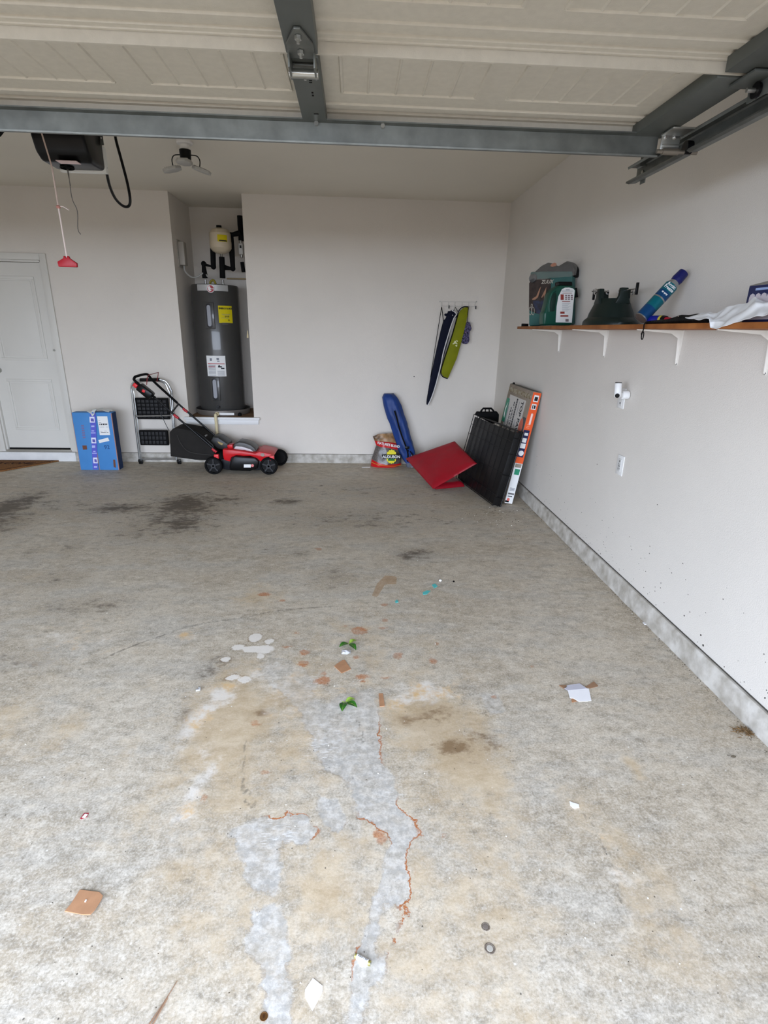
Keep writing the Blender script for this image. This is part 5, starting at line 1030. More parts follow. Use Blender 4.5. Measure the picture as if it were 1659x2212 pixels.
# left face
FTH = T_+.0012
def fc(v0, v1, w0, w1, name, mat, par=cr, k=0): return cbx_(v0, v1, w0, w1, T_+.0002+k, T_+.0014+k).build(name, mat, par)
wp = fc(.13, W_-.10, .10, H_-.10, 'white_panel', M('printed_white', (206, 202, 196), .7))
text('TOP PAW', .094, INK, cr, CB(.215, .785, T_+.0022), -up, (0, -1, 0), .001, bold=.0018, xs=.78)
text('42" CRATE', .052, INK, cr, CB(.455, .80, T_+.0022), -up, (0, -1, 0), .001, bold=.0006, xs=.95)
text('TRAINING', .052, INK, cr, CB(.52, .74, T_+.0022), -up, (0, -1, 0), .001, bold=.0006, xs=.95)
bar = fc(.365, .40, .60, .95, 'black_bar', INK, cr, .0008)
q = MB()
for k in range(14):
    w0 = .61+k*.024; h = cbx_(.375, .39, w0, w0+.014, T_+.0022, T_+.0030); 
    h.b.verts.ensure_lookup_table(); m2 = bpy.data.meshes.new('x'); h.b.to_mesh(m2); q.b.from_mesh(m2); bpy.data.meshes.remove(m2)
q.build('bar_print', M('bar_light', (150, 148, 144), .7), bar)
q = MB()
for v_, w0, w1 in ((.30, .62, .76), (.30, .80, .93), (.60, .60, .85), (.62, .65, .9)):
    h = cbx_(v_, v_+.008, w0, w1, T_+.0022, T_+.003); m2 = bpy.data.meshes.new('x'); h.b.to_mesh(m2); q.b.from_mesh(m2); bpy.data.meshes.remove(m2)
q.build('fine_print', GREYINK, cr)
gp = fc(W_-.13, W_-.03, .68, .92, 'green_label', GRN2, cr, .0012)
MB().prism([(.72, -.095), (.80, -.075), (.88, -.10), (.82, -.055), (.74, -.06)], lambda u, v, h: CB(W_+v, u, T_+h), .0027, .0035).build('white_silhouette', PAPER, gp)
fc(.005, .09, .60, .82, 'grey_photo', M('grey_photo', (84, 84, 86), .6), cr, .001)
c_ = CB(.10, .72, T_+.0025); MB().prism([(.055*math.cos(k*math.pi/12), .085*math.sin(k*math.pi/12)) for k in range(24)], lambda u, v, h: c_+Vector((0, 1, 0))*u+up*v+nn_*h, 0, .0015).build('coral_seal', M('coral_seal', (206, 112, 92), .6), cr)
fc(.02, W_-.02, H_-.075, H_-.03, 'torn_print', M('torn_brown', (120, 104, 76), .8, rgb2=(176, 168, 150), vscale=40), cr, .0002)
MB().sph(CB(W_-.03, H_+.006, .05), .014, 8).build('black_clip', BLACKM, cr)
# ---- folded wire crate
ac_ = Vector((-.172, .985, 0)).normalized(); pr_ = Vector((ac_.y, -ac_.x, 0)); lean = .222; upc = (pr_*lean+Vector((0, 0, math.sqrt(1-lean*lean)))).normalized(); nc = upc.cross(ac_)
if nc.x > 0: nc = -nc
OC = Vector((1.376, 4.745, .004)); LC, HC, TC = 1.0, .715, .085
wc = thing('folded_wire_crate', 'folded black wire dog crate leaning in front of the orange sided carton', 'dog crate', OC)
WB = M('crate_wire', (12, 12, 13), .4, spec=.3)
def K(a, w, t): return OC+ac_*a+upc*w+nc*t
def kb(a0, a1, w0, w1, t0, t1): return MB().hexa([K(a0, w0, t0), K(a1, w0, t0), K(a1, w0, t1), K(a0, w0, t1), K(a0, w1, t0), K(a1, w1, t0), K(a1, w1, t1), K(a0, w1, t1)])
kb(.008, LC-.03, .006, HC-.02, .062, .074).build('plastic_tray', M('tray_black', (13, 13, 15), .38, var=.2, vscale=3, spec=.25), wc, bevel=.003)
kb(.0, .022, .004, HC-.01, .012, .074).build('tray_rim', M('tray_rim', (20, 20, 21), .3), wc, bevel=.004)
for t in (.006, .03, .078):
    q = MB(); r_ = .0026
    for k in range(8): w = HC*k/7; q.tube([K(0, w, t), K(LC, w, t)], r_ if 0 < k < 7 else .0040, 6) if k in (0, 1, 3, 5, 6, 7) else None
    for k in range(10): a = LC*k/9; q.tube([K(a, 0, t), K(a, HC, t)], r_*.8 if 0 < k < 9 else .0040, 6)
    q.build('wire_panel', WB, wc)
for a in (.0, .035, .06, .085, LC): MB().tube([K(a, 0, -.002), K(a, HC, -.002)], .006, 8).build('corner_rod', WB, wc)
for w in (.08, .3, .5, .65): MB().tube([K(-.005, w, 0), K(-.012, w, .02), K(-.012, w, .06), K(-.005, w, .085)], .004, 6).build('side_latch', WB, wc)
C8 = lambda a, b: (1005+a/9.62, 870+b/9.62)
hb = [C8(*p) for p in ((210, 250), (250, 185), (330, 190), (600, 190), (650, 175), (695, 240), (685, 400), (560, 440), (300, 300))]
MB().prism([(PY(a, b, 5.62).x, PY(a, b, 5.62).z) for a, b in hb], xz, 5.60, 5.66).build('carry_case', BLACKM, wc, bevel=.006)
q = MB(); q.tube([PY(*C8(*p), 5.62) for p in ((320, 190), (345, 150), (375, 118), (540, 118), (570, 150), (600, 190))], .010, 8).tube([PY(*C8(420, 125), 5.62), PY(*C8(415, 200), 5.62)], .007, 6).tube([PY(*C8(495, 125), 5.62), PY(*C8(500, 200), 5.62)], .007, 6)
q.build('carry_handle', BLACKM, wc)
# ---- red quilted pad
qd = thing('red_quilted_pad', 'folded red quilted pad propped against the wire crate', 'pad', (.95, 5.5, 0))
REDQ = M('red_nylon', (146, 6, 26), .5, var=.06, vscale=6, bump=.5, bscale=18)
B0 = Vector((.806, 5.244, .030)); R0 = PY(1030, 1001, 5.20); T0_ = PY(982, 953, 5.70); L0 = PY(876, 990, 5.93)
nrm = ((R0-B0).cross(L0-B0)).normalized()
if nrm.z < 0: nrm = -nrm
def qf(th):
    def f(u, v):
        p_ = B0.lerp(R0, u).lerp(L0.lerp(T0_, u), v); e = min(u, 1-u, v, 1-v)
        puff = math.sqrt(min(1, e*7))
        p_ = p_+nrm*(th*puff*(.024+.012*mnoise.noise(Vector((p_.x*5, p_.y*5, 1)))+.0035*mnoise.noise(Vector(((p_.x+p_.y)*22, (p_.x-p_.y)*6, 3)))*(th > 0))-.012*(1 if th < 0 else 0)*0)
        if 0: pass
        p_.z = max(p_.z, .006); return p_
    return f
q = MB(); n_ = 34
V1 = [[q.b.verts.new(qf(1)(i/n_, j/n_)) for j in range(n_+1)] for i in range(n_+1)]; V2 = [[q.b.verts.new(qf(-1)(i/n_, j/n_)-nrm*.004) for j in range(n_+1)] for i in range(n_+1)]
for i in range(n_):
    for j in range(n_): q.b.faces.new((V1[i][j], V1[i+1][j], V1[i+1][j+1], V1[i][j+1])); q.b.faces.new((V2[i][j+1], V2[i+1][j+1], V2[i+1][j], V2[i][j]))
for i in range(n_):
    q.b.faces.new((V1[i][0], V2[i][0], V2[i+1][0], V1[i+1][0])); q.b.faces.new((V1[i+1][n_], V2[i+1][n_], V2[i][n_], V1[i][n_])); q.b.faces.new((V1[0][i+1], V2[0][i+1], V2[0][i], V1[0][i])); q.b.faces.new((V1[n_][i], V2[n_][i], V2[n_][i+1], V1[n_][i+1]))
q.build('quilt_top', REDQ, qd, ang=60)
# lower fold
F0 = PF(940, 1058); F1 = PF(1003, 1052, .0); F1b = PY(1002, 1042, F1.y); Fb = Vector((1.10, 5.72, .02)); Fc = PF(920, 1022)
def lf_(u, v):
    a = F0.lerp(F1, u); b = Fc.lerp(Fb, u); p_ = a.lerp(b, v); top_ = B0.lerp(R0, u).lerp(L0.lerp(T0_, u), v); return p_, top_
def lower(u, v, s):
    p_, t_ = lf_(u, v); e = min(u*.6, (1-u), v, 1-v); puff = math.sqrt(min(1, e*10+.05)); base = p_.copy(); base.z = .004
    if s > 0: base.z = .008+(.052+.006*math.sin(u*40+v*8)*0)*puff*(1-.35*v)+.003*mnoise.noise(p_*20); base.z = min(base.z, max(.01, t_.z-.035) if v > .1 else .07)
    return base
q = MB(); V1 = [[q.b.verts.new(lower(i/n_, j/n_, 1)) for j in range(n_+1)] for i in range(n_+1)]; V2 = [[q.b.verts.new(lower(i/n_, j/n_, -1)) for j in range(n_+1)] for i in range(n_+1)]
for i in range(n_):
    for j in range(n_): q.b.faces.new((V1[i][j], V1[i+1][j], V1[i+1][j+1], V1[i][j+1])); q.b.faces.new((V2[i][j+1], V2[i+1][j+1], V2[i+1][j], V2[i][j]))
for i in range(n_):
    q.b.faces.new((V1[i][0], V2[i][0], V2[i+1][0], V1[i+1][0])); q.b.faces.new((V1[i+1][n_], V2[i+1][n_], V2[i][n_], V1[i][n_])); q.b.faces.new((V1[0][i+1], V2[0][i+1], V2[0][i], V1[0][i])); q.b.faces.new((V1[n_][i], V2[n_][i], V2[n_][i+1], V1[n_][i+1]))
q.build('quilt_underfold', REDQ, qd, ang=60)
# ---- blue carry bag
YB = D-.11
bgc = thing('blue_carry_bag', 'blue camping chair bag with black strap leaning on the back wall', 'carry bag', (PF(884, 1000).x, YB-.1, 0))
C4 = lambda a, b: (780+a/3.95, 820+b/3.95)
lfp = [(178, 150), (200, 260), (240, 370), (275, 480), (310, 590), (345, 665), (380, 712)]; rgp = [(305, 150), (345, 215), (380, 330), (410, 440), (440, 530), (465, 620), (430, 700)]
YS = [YB+.02, YB, YB-.02, YB-.05, YB-.08, YB-.10, YB-.12]
q = MB(); rings = []
for i in range(7):
    a = PY(*C4(*lfp[i]), YS[i]); b = PY(*C4(*rgp[i]), YS[i]); c_ = (a+b)/2; w_ = (b-a).length/2; t_ = (b-a).normalized()
    c_.z = max(c_.z, .03)
    dd = Vector((0, -1, 0)); rings.append([q.b.verts.new(c_+t_*w_*math.cos(k*math.pi/10)+dd*(.075*math.sin(k*math.pi/10)*(1 if i < 6 else .6)+.006*math.sin(k*1.9+i))) for k in range(20)])
a = PY(*C4(215, 122), YB+.03); b = PY(*C4(262, 118), YB+.03); tc_ = (a+b)/2; ring = [q.b.verts.new(tc_+(v.co-sum((x.co for x in rings[0]), Vector())/20)*.62) for v in rings[0]]
rings = [ring]+rings
for A_, B_ in zip(rings, rings[1:]):
    for k in range(20): q.b.faces.new((A_[k], A_[(k+1) % 20], B_[(k+1) % 20], B_[k]))
q.b.faces.new(rings[0][::-1]); q.b.faces.new(rings[-1])
bmesh.ops.subdivide_edges(q.b, edges=q.b.edges[:], cuts=2, use_grid_fill=True, smooth=.6)
for v in q.b.verts:
    v.co += mnoise.noise_vector(v.co*13)*.011+Vector((0, -.010*mnoise.noise(Vector((v.co.x*10+v.co.z*9, v.co.z*26, 2))), 0)); v.co.z = max(v.co.z, .003); v.co.y = min(v.co.y, D-.004)
q.build('bag_body', M('blue_nylon', (26, 58, 122), .5, var=.18, vscale=7, bump=.5, bscale=26), bgc, ang=60)
sp_l = [C4(285, 265), C4(305, 330), C4(325, 410), C4(355, 500), C4(385, 580), C4(400, 640), C4(395, 700)]
spz = [PY(a, b, y) for (a, b), y in zip(sp_l, (YB-.094, YB-.104, YB-.122, YB-.142, YB-.165, YB-.178, YB-.185))]
MB().tube(smoothpath(spz, 30), .011, 8, flat=.5).build('strap', BLACKM, bgc); MB().boxc(spz[4]+Vector((.01, -.006, 0)), (.05, .012, .03)).build('strap_buckle', BLACK, bgc, bevel=.003)
q = MB().tube([PY(*C4(400, 600), YB-.16), PY(*C4(420, 660), YB-.17), PY(*C4(450, 690), YB-.17)], .008, 8); q.build('strap_end', BLACKM, bgc)
# ---- bird seed sack
sd0 = PF(799, 1011); YQ = sd0.y+.03
ss = thing('seed_sack', 'clear and red bird seed sack on the floor by the back wall', 'sack', (.38, YQ, 0))
C9 = lambda L_: [(795+a/13.825, 925+b/13.825) for a, b in L_]
def sackfn(lo, hi, n, off, wv=.003, seed=0):
    # lo/hi polylines of photo points bounding a band; front surface bulges toward -Y, closed box behind
    q = MB()
    def f(u, v, s):
        i = min(int(u*(len(lo)-1)), len(lo)-2); g = u*(len(lo)-1)-i
        ax_ = lo[i][0]*(1-g)+lo[i+1][0]*g; ay_ = lo[i][1]*(1-g)+lo[i+1][1]*g; bx_ = hi[i][0]*(1-g)+hi[i+1][0]*g; by_ = hi[i][1]*(1-g)+hi[i+1][1]*g
        p_ = PY(ax_*(1-v)+bx_*v, ay_*(1-v)+by_*v, YQ); d_ = off*math.sin(min(1, max(0, u))*math.pi)**.5
        hgt = max(.1, 1-(p_.z/.42)**2)
        p_.y = YQ+.07-s*(d_+.085*hgt*math.sin(u*math.pi)**.6)+(mnoise.noise(p_*16+Vector((seed, 0, 0)))*.010*s); p_.z = max(p_.z, .002); p_.y = min(p_.y, D-.035); return p_
    V1 = [[q.b.verts.new(f(i/n, j/8, 1)) for j in range(9)] for i in range(n+1)]; V2 = [[q.b.verts.new(f(i/n, j/8, -.7)) for j in range(9)] for i in range(n+1)]
    for i in range(n):
        for j in range(8): q.b.faces.new((V1[i][j], V1[i+1][j], V1[i+1][j+1], V1[i][j+1])); q.b.faces.new((V2[i][j+1], V2[i+1][j+1], V2[i+1][j], V2[i][j]))
    for i in range(n): q.b.faces.new((V1[i][0], V2[i][0], V2[i+1][0], V1[i+1][0])); q.b.faces.new((V1[i+1][8], V2[i+1][8], V2[i][8], V1[i][8]))
    for j in range(8): q.b.faces.new((V1[0][j+1], V2[0][j+1], V2[0][j], V1[0][j])); q.b.faces.new((V1[n][j], V2[n][j], V2[n][j+1], V1[n][j+1]))
    return q
b0 = C9([(80, 1215), (250, 1200), (500, 1180), (760, 1170), (1000, 1140)]); b1 = C9([(110, 960), (300, 1030), (520, 1085), (760, 1085), (1010, 1070)]); b2 = C9([(250, 540), (400, 575), (560, 590), (760, 630), (980, 680)]); b3 = C9([(320, 400), (450, 420), (600, 430), (760, 450), (900, 480)]); b4 = C9([(150, 280), (330, 200), (500, 195), (700, 185), (850, 200)]); b3l = C9([(200, 400), (400, 420), (560, 430), (740, 450), (880, 490)])
SRED = M('sack_red', (196, 26, 30), .3); SEED = M('seed_mix', (112, 104, 98), .35, rgb2=(56, 50, 48), vscale=90, spec=.7)
sackfn(b0, b1, 26, .0).build('red_base', SRED, ss, ang=60); sackfn(b1, b2, 26, .0).build('seed_window', SEED, ss, ang=60); sackfn(b2, b3l, 26, .0).build('red_band', SRED, ss, ang=60)
sackfn(b3l, b4, 26, -.01, seed=4).build('bird_photo', M('brown_photo', (84, 60, 40), .35, rgb2=(176, 136, 92), vscale=11), ss, ang=60)
def sp3(a, b, d=-.045):
    x_, y_ = C9([(a, b)])[0]; return PY(x_, y_, YQ+d)
q = MB().tube(smoothpath([sp3(100, 1010, .02), sp3(300, 1090, -.012), sp3(560, 1125, -.02), sp3(800, 1130, -.018), sp3(1000, 1100, .03)], 30), .005, 6, flat=.6); q.build('yellow_stripe', M('stripe_yellow', (230, 160, 60), .4), ss)
text("NATURE'S BLEND", .040, PAPER, ss, sp3(615, 500, -.030), sp3(900, 560)-sp3(330, 455), (0, 0, 1), .001, xs=.85, bold=.001)
lgp = sp3(700, 850, -.048)
q = MB(); q.prism([(.068*math.cos(k*math.pi/14)*(1 if k % 2 else .86), .088*math.sin(k*math.pi/14)*(1 if k % 2 else .88)) for k in range(28)], lambda u, v, h: lgp+Vector((u, h, v)), -.001, .002); sun_ = q.build('sun_emblem', M('sun_yellow', (226, 214, 40), .4), ss)
MB().prism([(-.105, -.022), (-.115, .025), (.105, .030), (.12, -.03)], lambda u, v, h: lgp+Vector((u, h, v)), -.003, -.001).build('black_banner', BLACK, sun_)
MB().prism([(-.04, -.05), (-.04, -.025), (.04, -.025), (.04, -.05)], lambda u, v, h: lgp+Vector((u, h, v)), -.0035, -.001).build('green_plaque', M('plaque_green', (26, 110, 40), .4), sun_)
text('AUDUBON', .046, PAPER, sun_, lgp+Vector((-.002, -.0045, -.002)), (1, 0, 0), (0, 0, 1), .001, xs=.9, bold=.0012)
# crinkled clear pack with black bits between bag and pad
cpk = thing('clear_pack', 'crinkled clear packet with black ties between the blue bag and the red pad', 'packet', (.72, 6.2, 0))
c_ = PY(890, 982, 6.22); MB().grid(lambda u, v: Vector((c_.x-.07+.15*u, 6.22+.03*math.sin(u*9), .01+.17*v*(1-.3*abs(u-.5))))+mnoise.noise_vector(Vector((u*5, v*5, 2)))*.02, 16, 14, .001).build('clear_wrap', M('grey_film', (130, 134, 150), .15, alpha=.55, spec=.9), cpk, ang=60)
MB().tube(smoothpath([PY(886, 975, 6.2), PY(892, 985, 6.19), PY(888, 994, 6.2), PY(896, 990, 6.2)], 14), .006, 6).build('black_tie', BLACKM, cpk)
top('cable_loop', MB().tube(smoothpath([(.85, 6.36, .10), (.88, 6.37, .19), (.98, 6.38, .225), (1.06, 6.38, .20), (1.10, 6.38, .10), (1.10, 6.38, .01)], 24), .0022, 6), M('white_cable', (206, 206, 202), .5), 'thin white cable loop standing behind the red pad', 'cable')
p_ = PF(794, 1009); top('white_strip', MB().boxc((p_.x-.02, p_.y-.02, .004), (.10, .02, .004), Matrix.Rotation(.1, 3, 'Z')), PAPER, 'short white strip on the floor left of the seed sack', 'scrap')
# ================================================================== FLOOR LITTER
def flat(name, pts, mat, label, cat, h=.003, z=.0005, group=None, lift=0):
    P = [PF(a, b) for a, b in pts]; c_ = sum(P, Vector())/len(P)
    return top(name, MB().prism([(p.x, p.y) for p in P], lambda u, v, k: (u, v, k+lift*max(0, (u-c_.x)*4)), z, z+h), mat, label, cat, group, bevel=0)
cd = thing('cardboard_square', 'brown cardboard square with clipped corners at the lower left of the floor', 'cardboard', PF(184, 1952))
P = [PF(a, b) for a, b in ((140, 1970), (153, 1955), (173, 1924), (215, 1931), (223, 1939), (220, 1947), (205, 1970), (196, 1979), (180, 1979), (143, 1970))]
MB().prism([(p.x, p.y) for p in P], lambda u, v, h: (u, v, h+.006*(u-P[0].x)/.1), .0005, .0035).build('card', CARD, cd)
o_ = PF(186, 1950); MB().box(o_.x-.002, o_.x+.002, o_.y-.003, o_.y+.003, .0065, .0085).build('white_fleck', PAPER, cd)
flat('cardboard_square', [(722, 1440), (729, 1434), (740, 1427), (745, 1427), (758, 1446), (738, 1455)], CARD, 'small brown cardboard piece near the middle of the floor', 'cardboard')
flat('cardboard_strip', [(818, 1499), (827, 1499), (831, 1526), (820, 1527)], CARD, 'narrow brown cardboard strip right of the green leaves', 'cardboard')
wbx = thing('torn_white_box', 'torn white paper box piece on the floor towards the right wall', 'paper scrap', PF(1252, 1498))
C10 = lambda a, b: (1195+a/14.43, 1460+b/14.43)
def fp(L_, z): return [(lambda p: (p.x, p.y))(PF(*C10(a, b), z)) for a, b in L_]
MB().prism(fp([(450, 440), (1110, 395), (1190, 770), (1060, 795), (810, 805), (620, 695), (520, 690)], .006), lambda u, v, h: (u, v, h), .005, .0065).build('white_panel', M('bright_paper', (244, 244, 246), .6), wbx)
MB().prism(fp([(570, 700), (620, 695), (740, 790), (580, 820)], .003), lambda u, v, h: (u, v, h), .001, .003).build('inner_card', CARD, wbx)
MB().prism(fp([(440, 290), (820, 235), (1060, 380), (450, 430), (350, 370), (420, 350)], .01), lambda u, v, h: (u, v, h+.012*(v-2.04)*8), .006, .008).build('side_flap', M('grey_flap2', (178, 176, 184), .6), wbx)
MB().prism(fp([(1000, 330), (1120, 270), (1260, 170), (1400, 300), (1380, 320), (1150, 380)], .004), lambda u, v, h: (u, v, h), .001, .004).build('kraft_flap', M('worn_kraft', (150, 118, 92), .85), wbx)
MB().prism(fp([(180, 290), (410, 280), (390, 350), (350, 400)], .004), lambda u, v, h: (u, v, h), .001, .004).build('kraft_flap', MATS['worn_kraft'], wbx)
flat('white_paper_scrap', [(676, 2114), (697, 2131), (696, 2145), (675, 2184), (659, 2155), (659, 2139)], M('bright_paper', (244, 244, 246), .6), 'kite shaped white scrap at the bottom centre of the floor', 'paper scrap', .002)
flat('white_paper_scrap', [(1230, 1732), (1237, 1735), (1250, 1739), (1251, 1745), (1240, 1747), (1232, 1741)], MATS['bright_paper'], 'small white scrap on the floor below the torn white box', 'paper scrap', .003)
flat('white_paper_scrap', [(1388, 1345), (1410, 1346), (1410, 1350), (1392, 1350)], MATS['bright_paper'], 'thin white scrap beside the right wall curb', 'paper scrap', .003)
tgm = PF(182, 1764); tg_ = thing('red_edged_tag', 'tiny white tag with red edge on the left part of the floor', 'tag', tgm)
P = [PF(a, b) for a, b in ((173, 1769), (182, 1757), (192, 1757), (188, 1765), (176, 1770))]; MB().prism([(p.x, p.y) for p in P], lambda u, v, h: (u, v, h), .0005, .002).build('red_card', M('tag_red', (160, 50, 62), .6), tg_)
P = [PF(a, b) for a, b in ((177, 1767), (184, 1759), (190, 1760), (184, 1768))]; MB().prism([(p.x, p.y) for p in P], lambda u, v, h: (u, v, h), .002, .0028).build('white_label', PAPER, tg_)
# battery
a = PF(767, 2064, .0065); b = PF(801, 2082, .0065); bt = thing('battery', 'small white cylinder battery with gold ends on the pale floor streak', 'battery', a)
d_ = (b-a).normalized(); L3 = .0445; s_ = Vector((-d_.y, d_.x, 0)); frb = Matrix((s_, Vector((0, 0, 1)), d_)).transposed()
if frb.determinant() < 0: frb = Matrix((-s_, Vector((0, 0, 1)), d_)).transposed()
GOLD = M('dull_gold', (168, 160, 92), .35, .6)
def bseg(z0, z1, r, name, mat, n=20): return MB().lathe([(.0001, z0), (r, z0), (r, z1), (.0001, z1)], a, n, frb).build(name, mat, bt)
bseg(0, L3, .0062, 'gold_case', GOLD); bseg(.005, L3-.006, .0065, 'white_sleeve', PAPER); bseg(L3, L3+.001, .003, 'terminal', ZINC)
text('AAA 1.5V', .0065, INK, bt, a+d_*(L3/2)+Vector((0, 0, .0067)), d_, s_ if s_.y > 0 else -s_, .0003)
# bottle-cap discs
c_ = PF(570, 2196); dk = thing('brown_coin', 'brown coin lying at the bottom edge of the floor', 'coin', c_)
MB().lathe([(.001, 0), (.0093, 0), (.0097, .0006), (.0093, .0014), (.0082, .0014), (.0078, .0011), (.001, .0011)], c_, 28).build('coin_disc', M('copper_brown', (112, 78, 44), .4, .5), dk)
MB().prism([(-.002, -.004), (.002, -.004), (.003, .002), (0, .005), (-.003, .002)], lambda u, v, h: c_+Vector((u, v, h)), .0011, .0014).build('coin_relief', M('copper_dark', (84, 56, 34), .5, .5), dk)
for k, (a, b, r_) in enumerate(((1049, 2002, .0118), (1058, 2049, .0145))):
    c_ = PF(a, b); tt = thing('dried_drop_ring', ('dark round crusty drop, the upper of a pair at lower right', 'pale centred round crusty drop, the lower of a pair at lower right')[k], 'spot', c_)
    q = MB(); n = 26; rg = [[(r_*(f+(.06*mnoise.noise(Vector((j*1.3, k*7, 0)))if f > .9 else 0)), z_) for j in range(n)] for f, z_ in ((1.02, .0002), (.92, .0014), (.74, .0010), (.3, .0008))]
    vr = [[q.b.verts.new(c_+Vector((R[j][0]*math.cos(2*math.pi*j/n), R[j][0]*math.sin(2*math.pi*j/n), R[j][1]))) for j in range(n)] for R in rg]
    for A_, B_ in zip(vr, vr[1:]):
        for j in range(n): q.b.faces.new((A_[j], A_[(j+1) % n], B_[(j+1) % n], B_[j]))
    q.b.faces.new(vr[-1]); q.build('crust', M('crust', (134, 124, 112), .7, rgb2=(96, 84, 72), vscale=200), tt)
    MB().lathe([(.0005, .0009), (r_*.6, .0009), (r_*.55, .0014), (.0005, .0015)], c_, 18).build('centre', M('crust_dark' if k == 0 else 'crust_pale', (116, 106, 98) if k == 0 else (176, 170, 158), .6), tt)
# leaves
def leafc(L_): 
    return L_
def leaf_mesh(base, tip, w, mat, par, z0=.002, z1=.012):
    d_ = tip-base; L_ = d_.length; d_.normalize(); s_ = Vector((-d_.y, d_.x, 0))
    def f(u, v):
        ww = w*math.sin(math.pi*min(1, (u*.94+.03))**.8)*(v-.5)*2; return base+d_*(u*L_)+s_*ww+Vector((0, 0, z0+(z1-z0)*math.sin(u*3.14)+abs(v-.5)*.008))
    lf2 = MB().grid(f, 10, 6, .0006).build('leaf_blade', mat, par, ang=60)
    MB().tube([base+d_*(u*L_)+Vector((0, 0, z0+(z1-z0)*math.sin(u*3.14)+.001)) for u in (0, .25, .5, .75, .95)], .0006, 5).build('midrib', M('midrib', (136, 158, 70), .5), lf2)
LG = M('leaf_green', (44, 98, 30), .35, var=.15, vscale=60); LY = M('leaf_light', (130, 160, 62), .45)
s1 = thing('leaf_sprig', 'upper green leaf sprig lying above the clear crumpled film', 'leaves', PF(752, 1394)); C11 = lambda a, b: PF(720+a/12.64, 1375+b/12.64)
leaf_mesh(C11(400, 215), C11(165, 310), .0165, LG, s1); leaf_mesh(C11(450, 225), C11(620, 390), .0165, LG, s1); leaf_mesh(C11(440, 210), C11(620, 130), .0125, LY, s1)
MB().tube([C11(400, 215)+Vector((0, 0, .003)), C11(430, 200)+Vector((0, 0, .004)), C11(450, 225)+Vector((0, 0, .003))], .0012, 6).build('stem', LY, s1)
s2 = thing('leaf_sprig', 'lower green leaf sprig lying left of the cardboard strip', 'leaves', PF(750, 1522))
leaf_mesh(C11(290, 1830), C11(240, 2070), .0165, LG, s2); leaf_mesh(C11(370, 1830), C11(650, 1960), .0165, LG, s2); leaf_mesh(C11(340, 1810), C11(590, 1740), .0125, LY, s2)
MB().tube([C11(230, 1775)+Vector((0, 0, .002)), C11(300, 1815)+Vector((0, 0, .004)), C11(350, 1825)+Vector((0, 0, .003))], .0014, 6).build('stem', LY, s2)
c_ = PF(748, 1410); crumple('crumpled_film', M('clear_scrap', (222, 222, 226), .12, alpha=.5, spec=1), 'crumpled clear film scrap just below the upper leaf sprig', 'film scrap', lambda u, v: (c_.x-.022+.044*u, c_.y-.016+.034*v, .004+.010*math.sin(u*3.1)*math.sin(v*3.1)), 16, 12, .005, 90, 9, .0005)
# teal chips
TL = M('teal_chip', (86, 190, 188), .5)
for i, (pts, lab) in enumerate((([(913, 1280), (922, 1276), (930, 1277), (922, 1284), (914, 1285)], 'largest turquoise chip, the middle one of three'), ([(933, 1264), (940, 1261), (945, 1267), (938, 1271)], 'turquoise chip furthest back beside the white crumb'), ([(853, 1299), (858, 1296), (861, 1301), (855, 1303)], 'smallest turquoise chip, nearest the cardboard pieces'))):
    flat('turquoise_chip', pts, TL, lab, 'chip', .002, group='turquoise paint chips')
c_ = PF(951, 1256); top('white_crumb', MB().sph(c_+Vector((0, 0, .007)), .010, 10, (1, .8, .7)), PAPER, 'white crumb behind the turquoise chips', 'crumb')
c_ = PF(980, 1257); top('black_chip', MB().sph(c_+Vector((0, 0, .004)), .009, 8, (.7, 1.2, .45)), BLACKM, 'black chip right of the white crumb', 'chip')
p0, p1 = PF(383, 2120), PF(322, 2215)
top('thin_stick', MB().tube([p0+Vector((0, 0, .002)), p0.lerp(p1, .5)+Vector((.002, 0, .003)), p1+Vector((0, 0, .002))], [.0008, .0016, .0022], 6).tube([p0.lerp(p1, .42)+Vector((.004, 0, .003)), p1+Vector((.008, 0, .002))], .002, 6), M('twig_brown', (146, 116, 92), .8), 'thin split wooden stick at the bottom left edge', 'stick')
c_ = PF(428, 1492); top('silver_bit', MB().boxc(c_+Vector((0, 0, .005)), (.02, .012, .008), Matrix.Rotation(.3, 3, 'Z')).boxc(c_+Vector((.004, .01, .006)), (.008, .012, .010), Matrix.Rotation(.7, 3, 'Z')), M('silver_bit', (206, 208, 210), .25, .5), 'tiny silver and white bit left of the cream floor patch', 'debris', bevel=.002)
c_ = PF(1584, 1636); top('dry_seed_pod', MB().sph(c_+Vector((0, 0, .004)), .009, 12, (1.1, .6, .42)).cyl(c_+Vector((-.010, .004, .003)), c_+Vector((-.02, .010, .002)), .0012, 6), M('seed_brown', (92, 82, 66), .5), 'small brown seed pod on the floor at the right edge', 'seed')
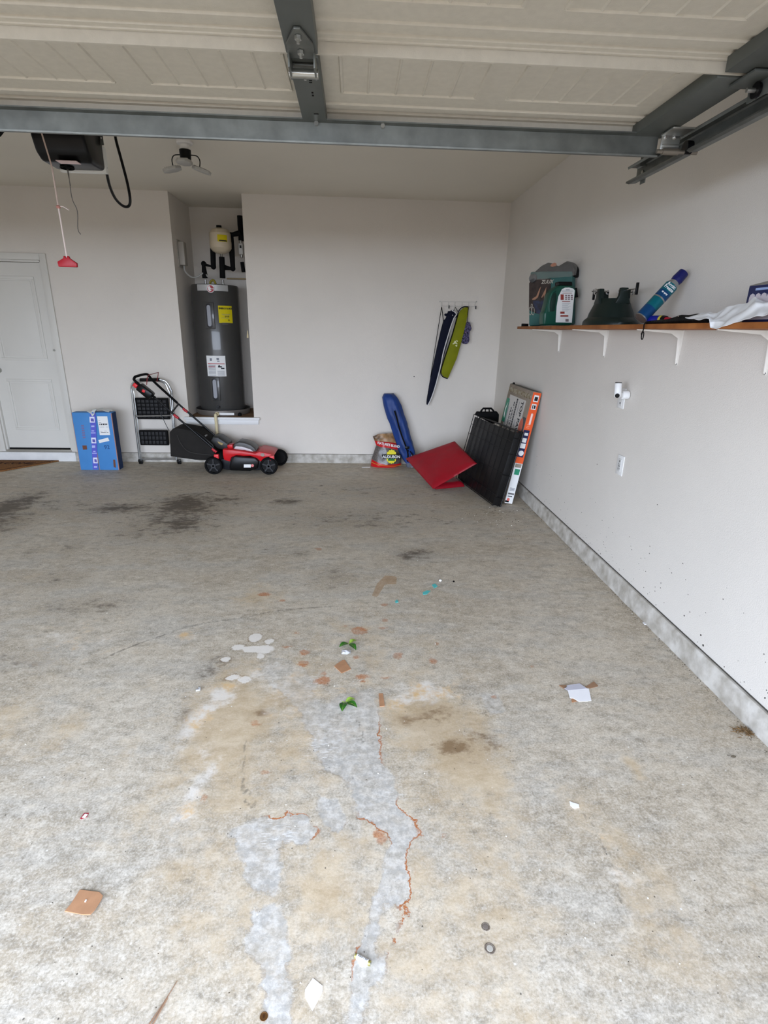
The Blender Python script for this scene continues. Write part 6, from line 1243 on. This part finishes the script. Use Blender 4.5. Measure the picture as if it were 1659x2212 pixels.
# dry leaf debris next to the curb
q = MB(); rnd = random.Random(5)
for k in range(46):
    t_ = rnd.random(); p_ = PF(1585+t_*40+rnd.gauss(0, 4), 1580+t_*4+rnd.gauss(0, 5)); a_ = rnd.random()*6.28; l_ = .006+rnd.random()*.012
    p_.x = min(p_.x, XR-.045)
    q.tube([p_+Vector((-math.cos(a_)*l_, -math.sin(a_)*l_, .002+rnd.random()*.006)), p_+Vector((0, 0, .004+rnd.random()*.006)), p_+Vector((math.cos(a_)*l_, math.sin(a_)*l_, .002+rnd.random()*.004))], [.0008, .0018, .0008], 5)
tag(q.build('dry_leaf_litter', M('dry_leaf', (122, 96, 64), .85, var=.4, vscale=90)), 'clump of dry brown leaf bits against the right curb', 'leaf litter', None, 'stuff')
# loose dirt grains along the curb and by the crate
q = MB(); rnd = random.Random(8)
def grain(p_, s_):
    s_ *= .72; n_g = 5; a0_ = rnd.random()*6.28
    q.prism([(p_.x+s_*.6*(.6+.8*rnd.random())*math.cos(a0_+k*6.283/n_g), p_.y+s_*.6*(.6+.8*rnd.random())*math.sin(a0_+k*6.283/n_g)) for k in range(n_g)], lambda u, v, h: (u, v, h), 0.0002, s_*.6)
for k in range(420):
    y_ = 1.2+rnd.random()*3.7; x_ = XR-.032-abs(rnd.gauss(0, .018)); grain(Vector((x_, y_, 0)), .0015+rnd.random()*.0030)
for k in range(150): p_ = PF(1090+rnd.gauss(0, 55), 1120+rnd.gauss(0, 22)); grain(Vector((min(p_.x, XR-.04), min(p_.y, 5.3), 0)), .003+rnd.random()*.004)
for k in range(160): grain(PF(rnd.random()*1600, 1100+rnd.random()*1080), .001+rnd.random()*.0022)
tag(q.build('dirt_grains', M('dirt_dark', (56, 48, 40), .9)), 'loose dark dirt grains scattered on the concrete and along the curb', 'dirt', None, 'stuff')
q = MB(); rnd = random.Random(21)
for k in range(110): p_ = PF(rnd.random()*1600, 1050+rnd.random()*1120); p_.x = min(p_.x, XR-.05); grain(p_, .0014+rnd.random()**2*.0045)
for k in range(26): p_ = PF(1080+rnd.gauss(0, 50), 1115+rnd.gauss(0, 14)); p_.x = min(p_.x, XR-.05); grain(p_, .004+rnd.random()*.005)
tag(q.build('white_crumbs', M('crumb_white', (226, 222, 212), .7)), 'tiny white crumbs scattered over the concrete floor', 'crumbs', None, 'stuff')
for o in bpy.data.objects:
    if o.parent and o.name.split('.')[0] in ('fine_print', 'strap_hole', 'punched_holes', 'barcode', 'cooling_fin', 'grip_pad', 'faded_print', 'bar_print', 'slots', 'pictograms', 'red_print', 'wire_panel', 'raw_edge'): o['kind'] = 'stuff'
bpy.context.view_layer.update()
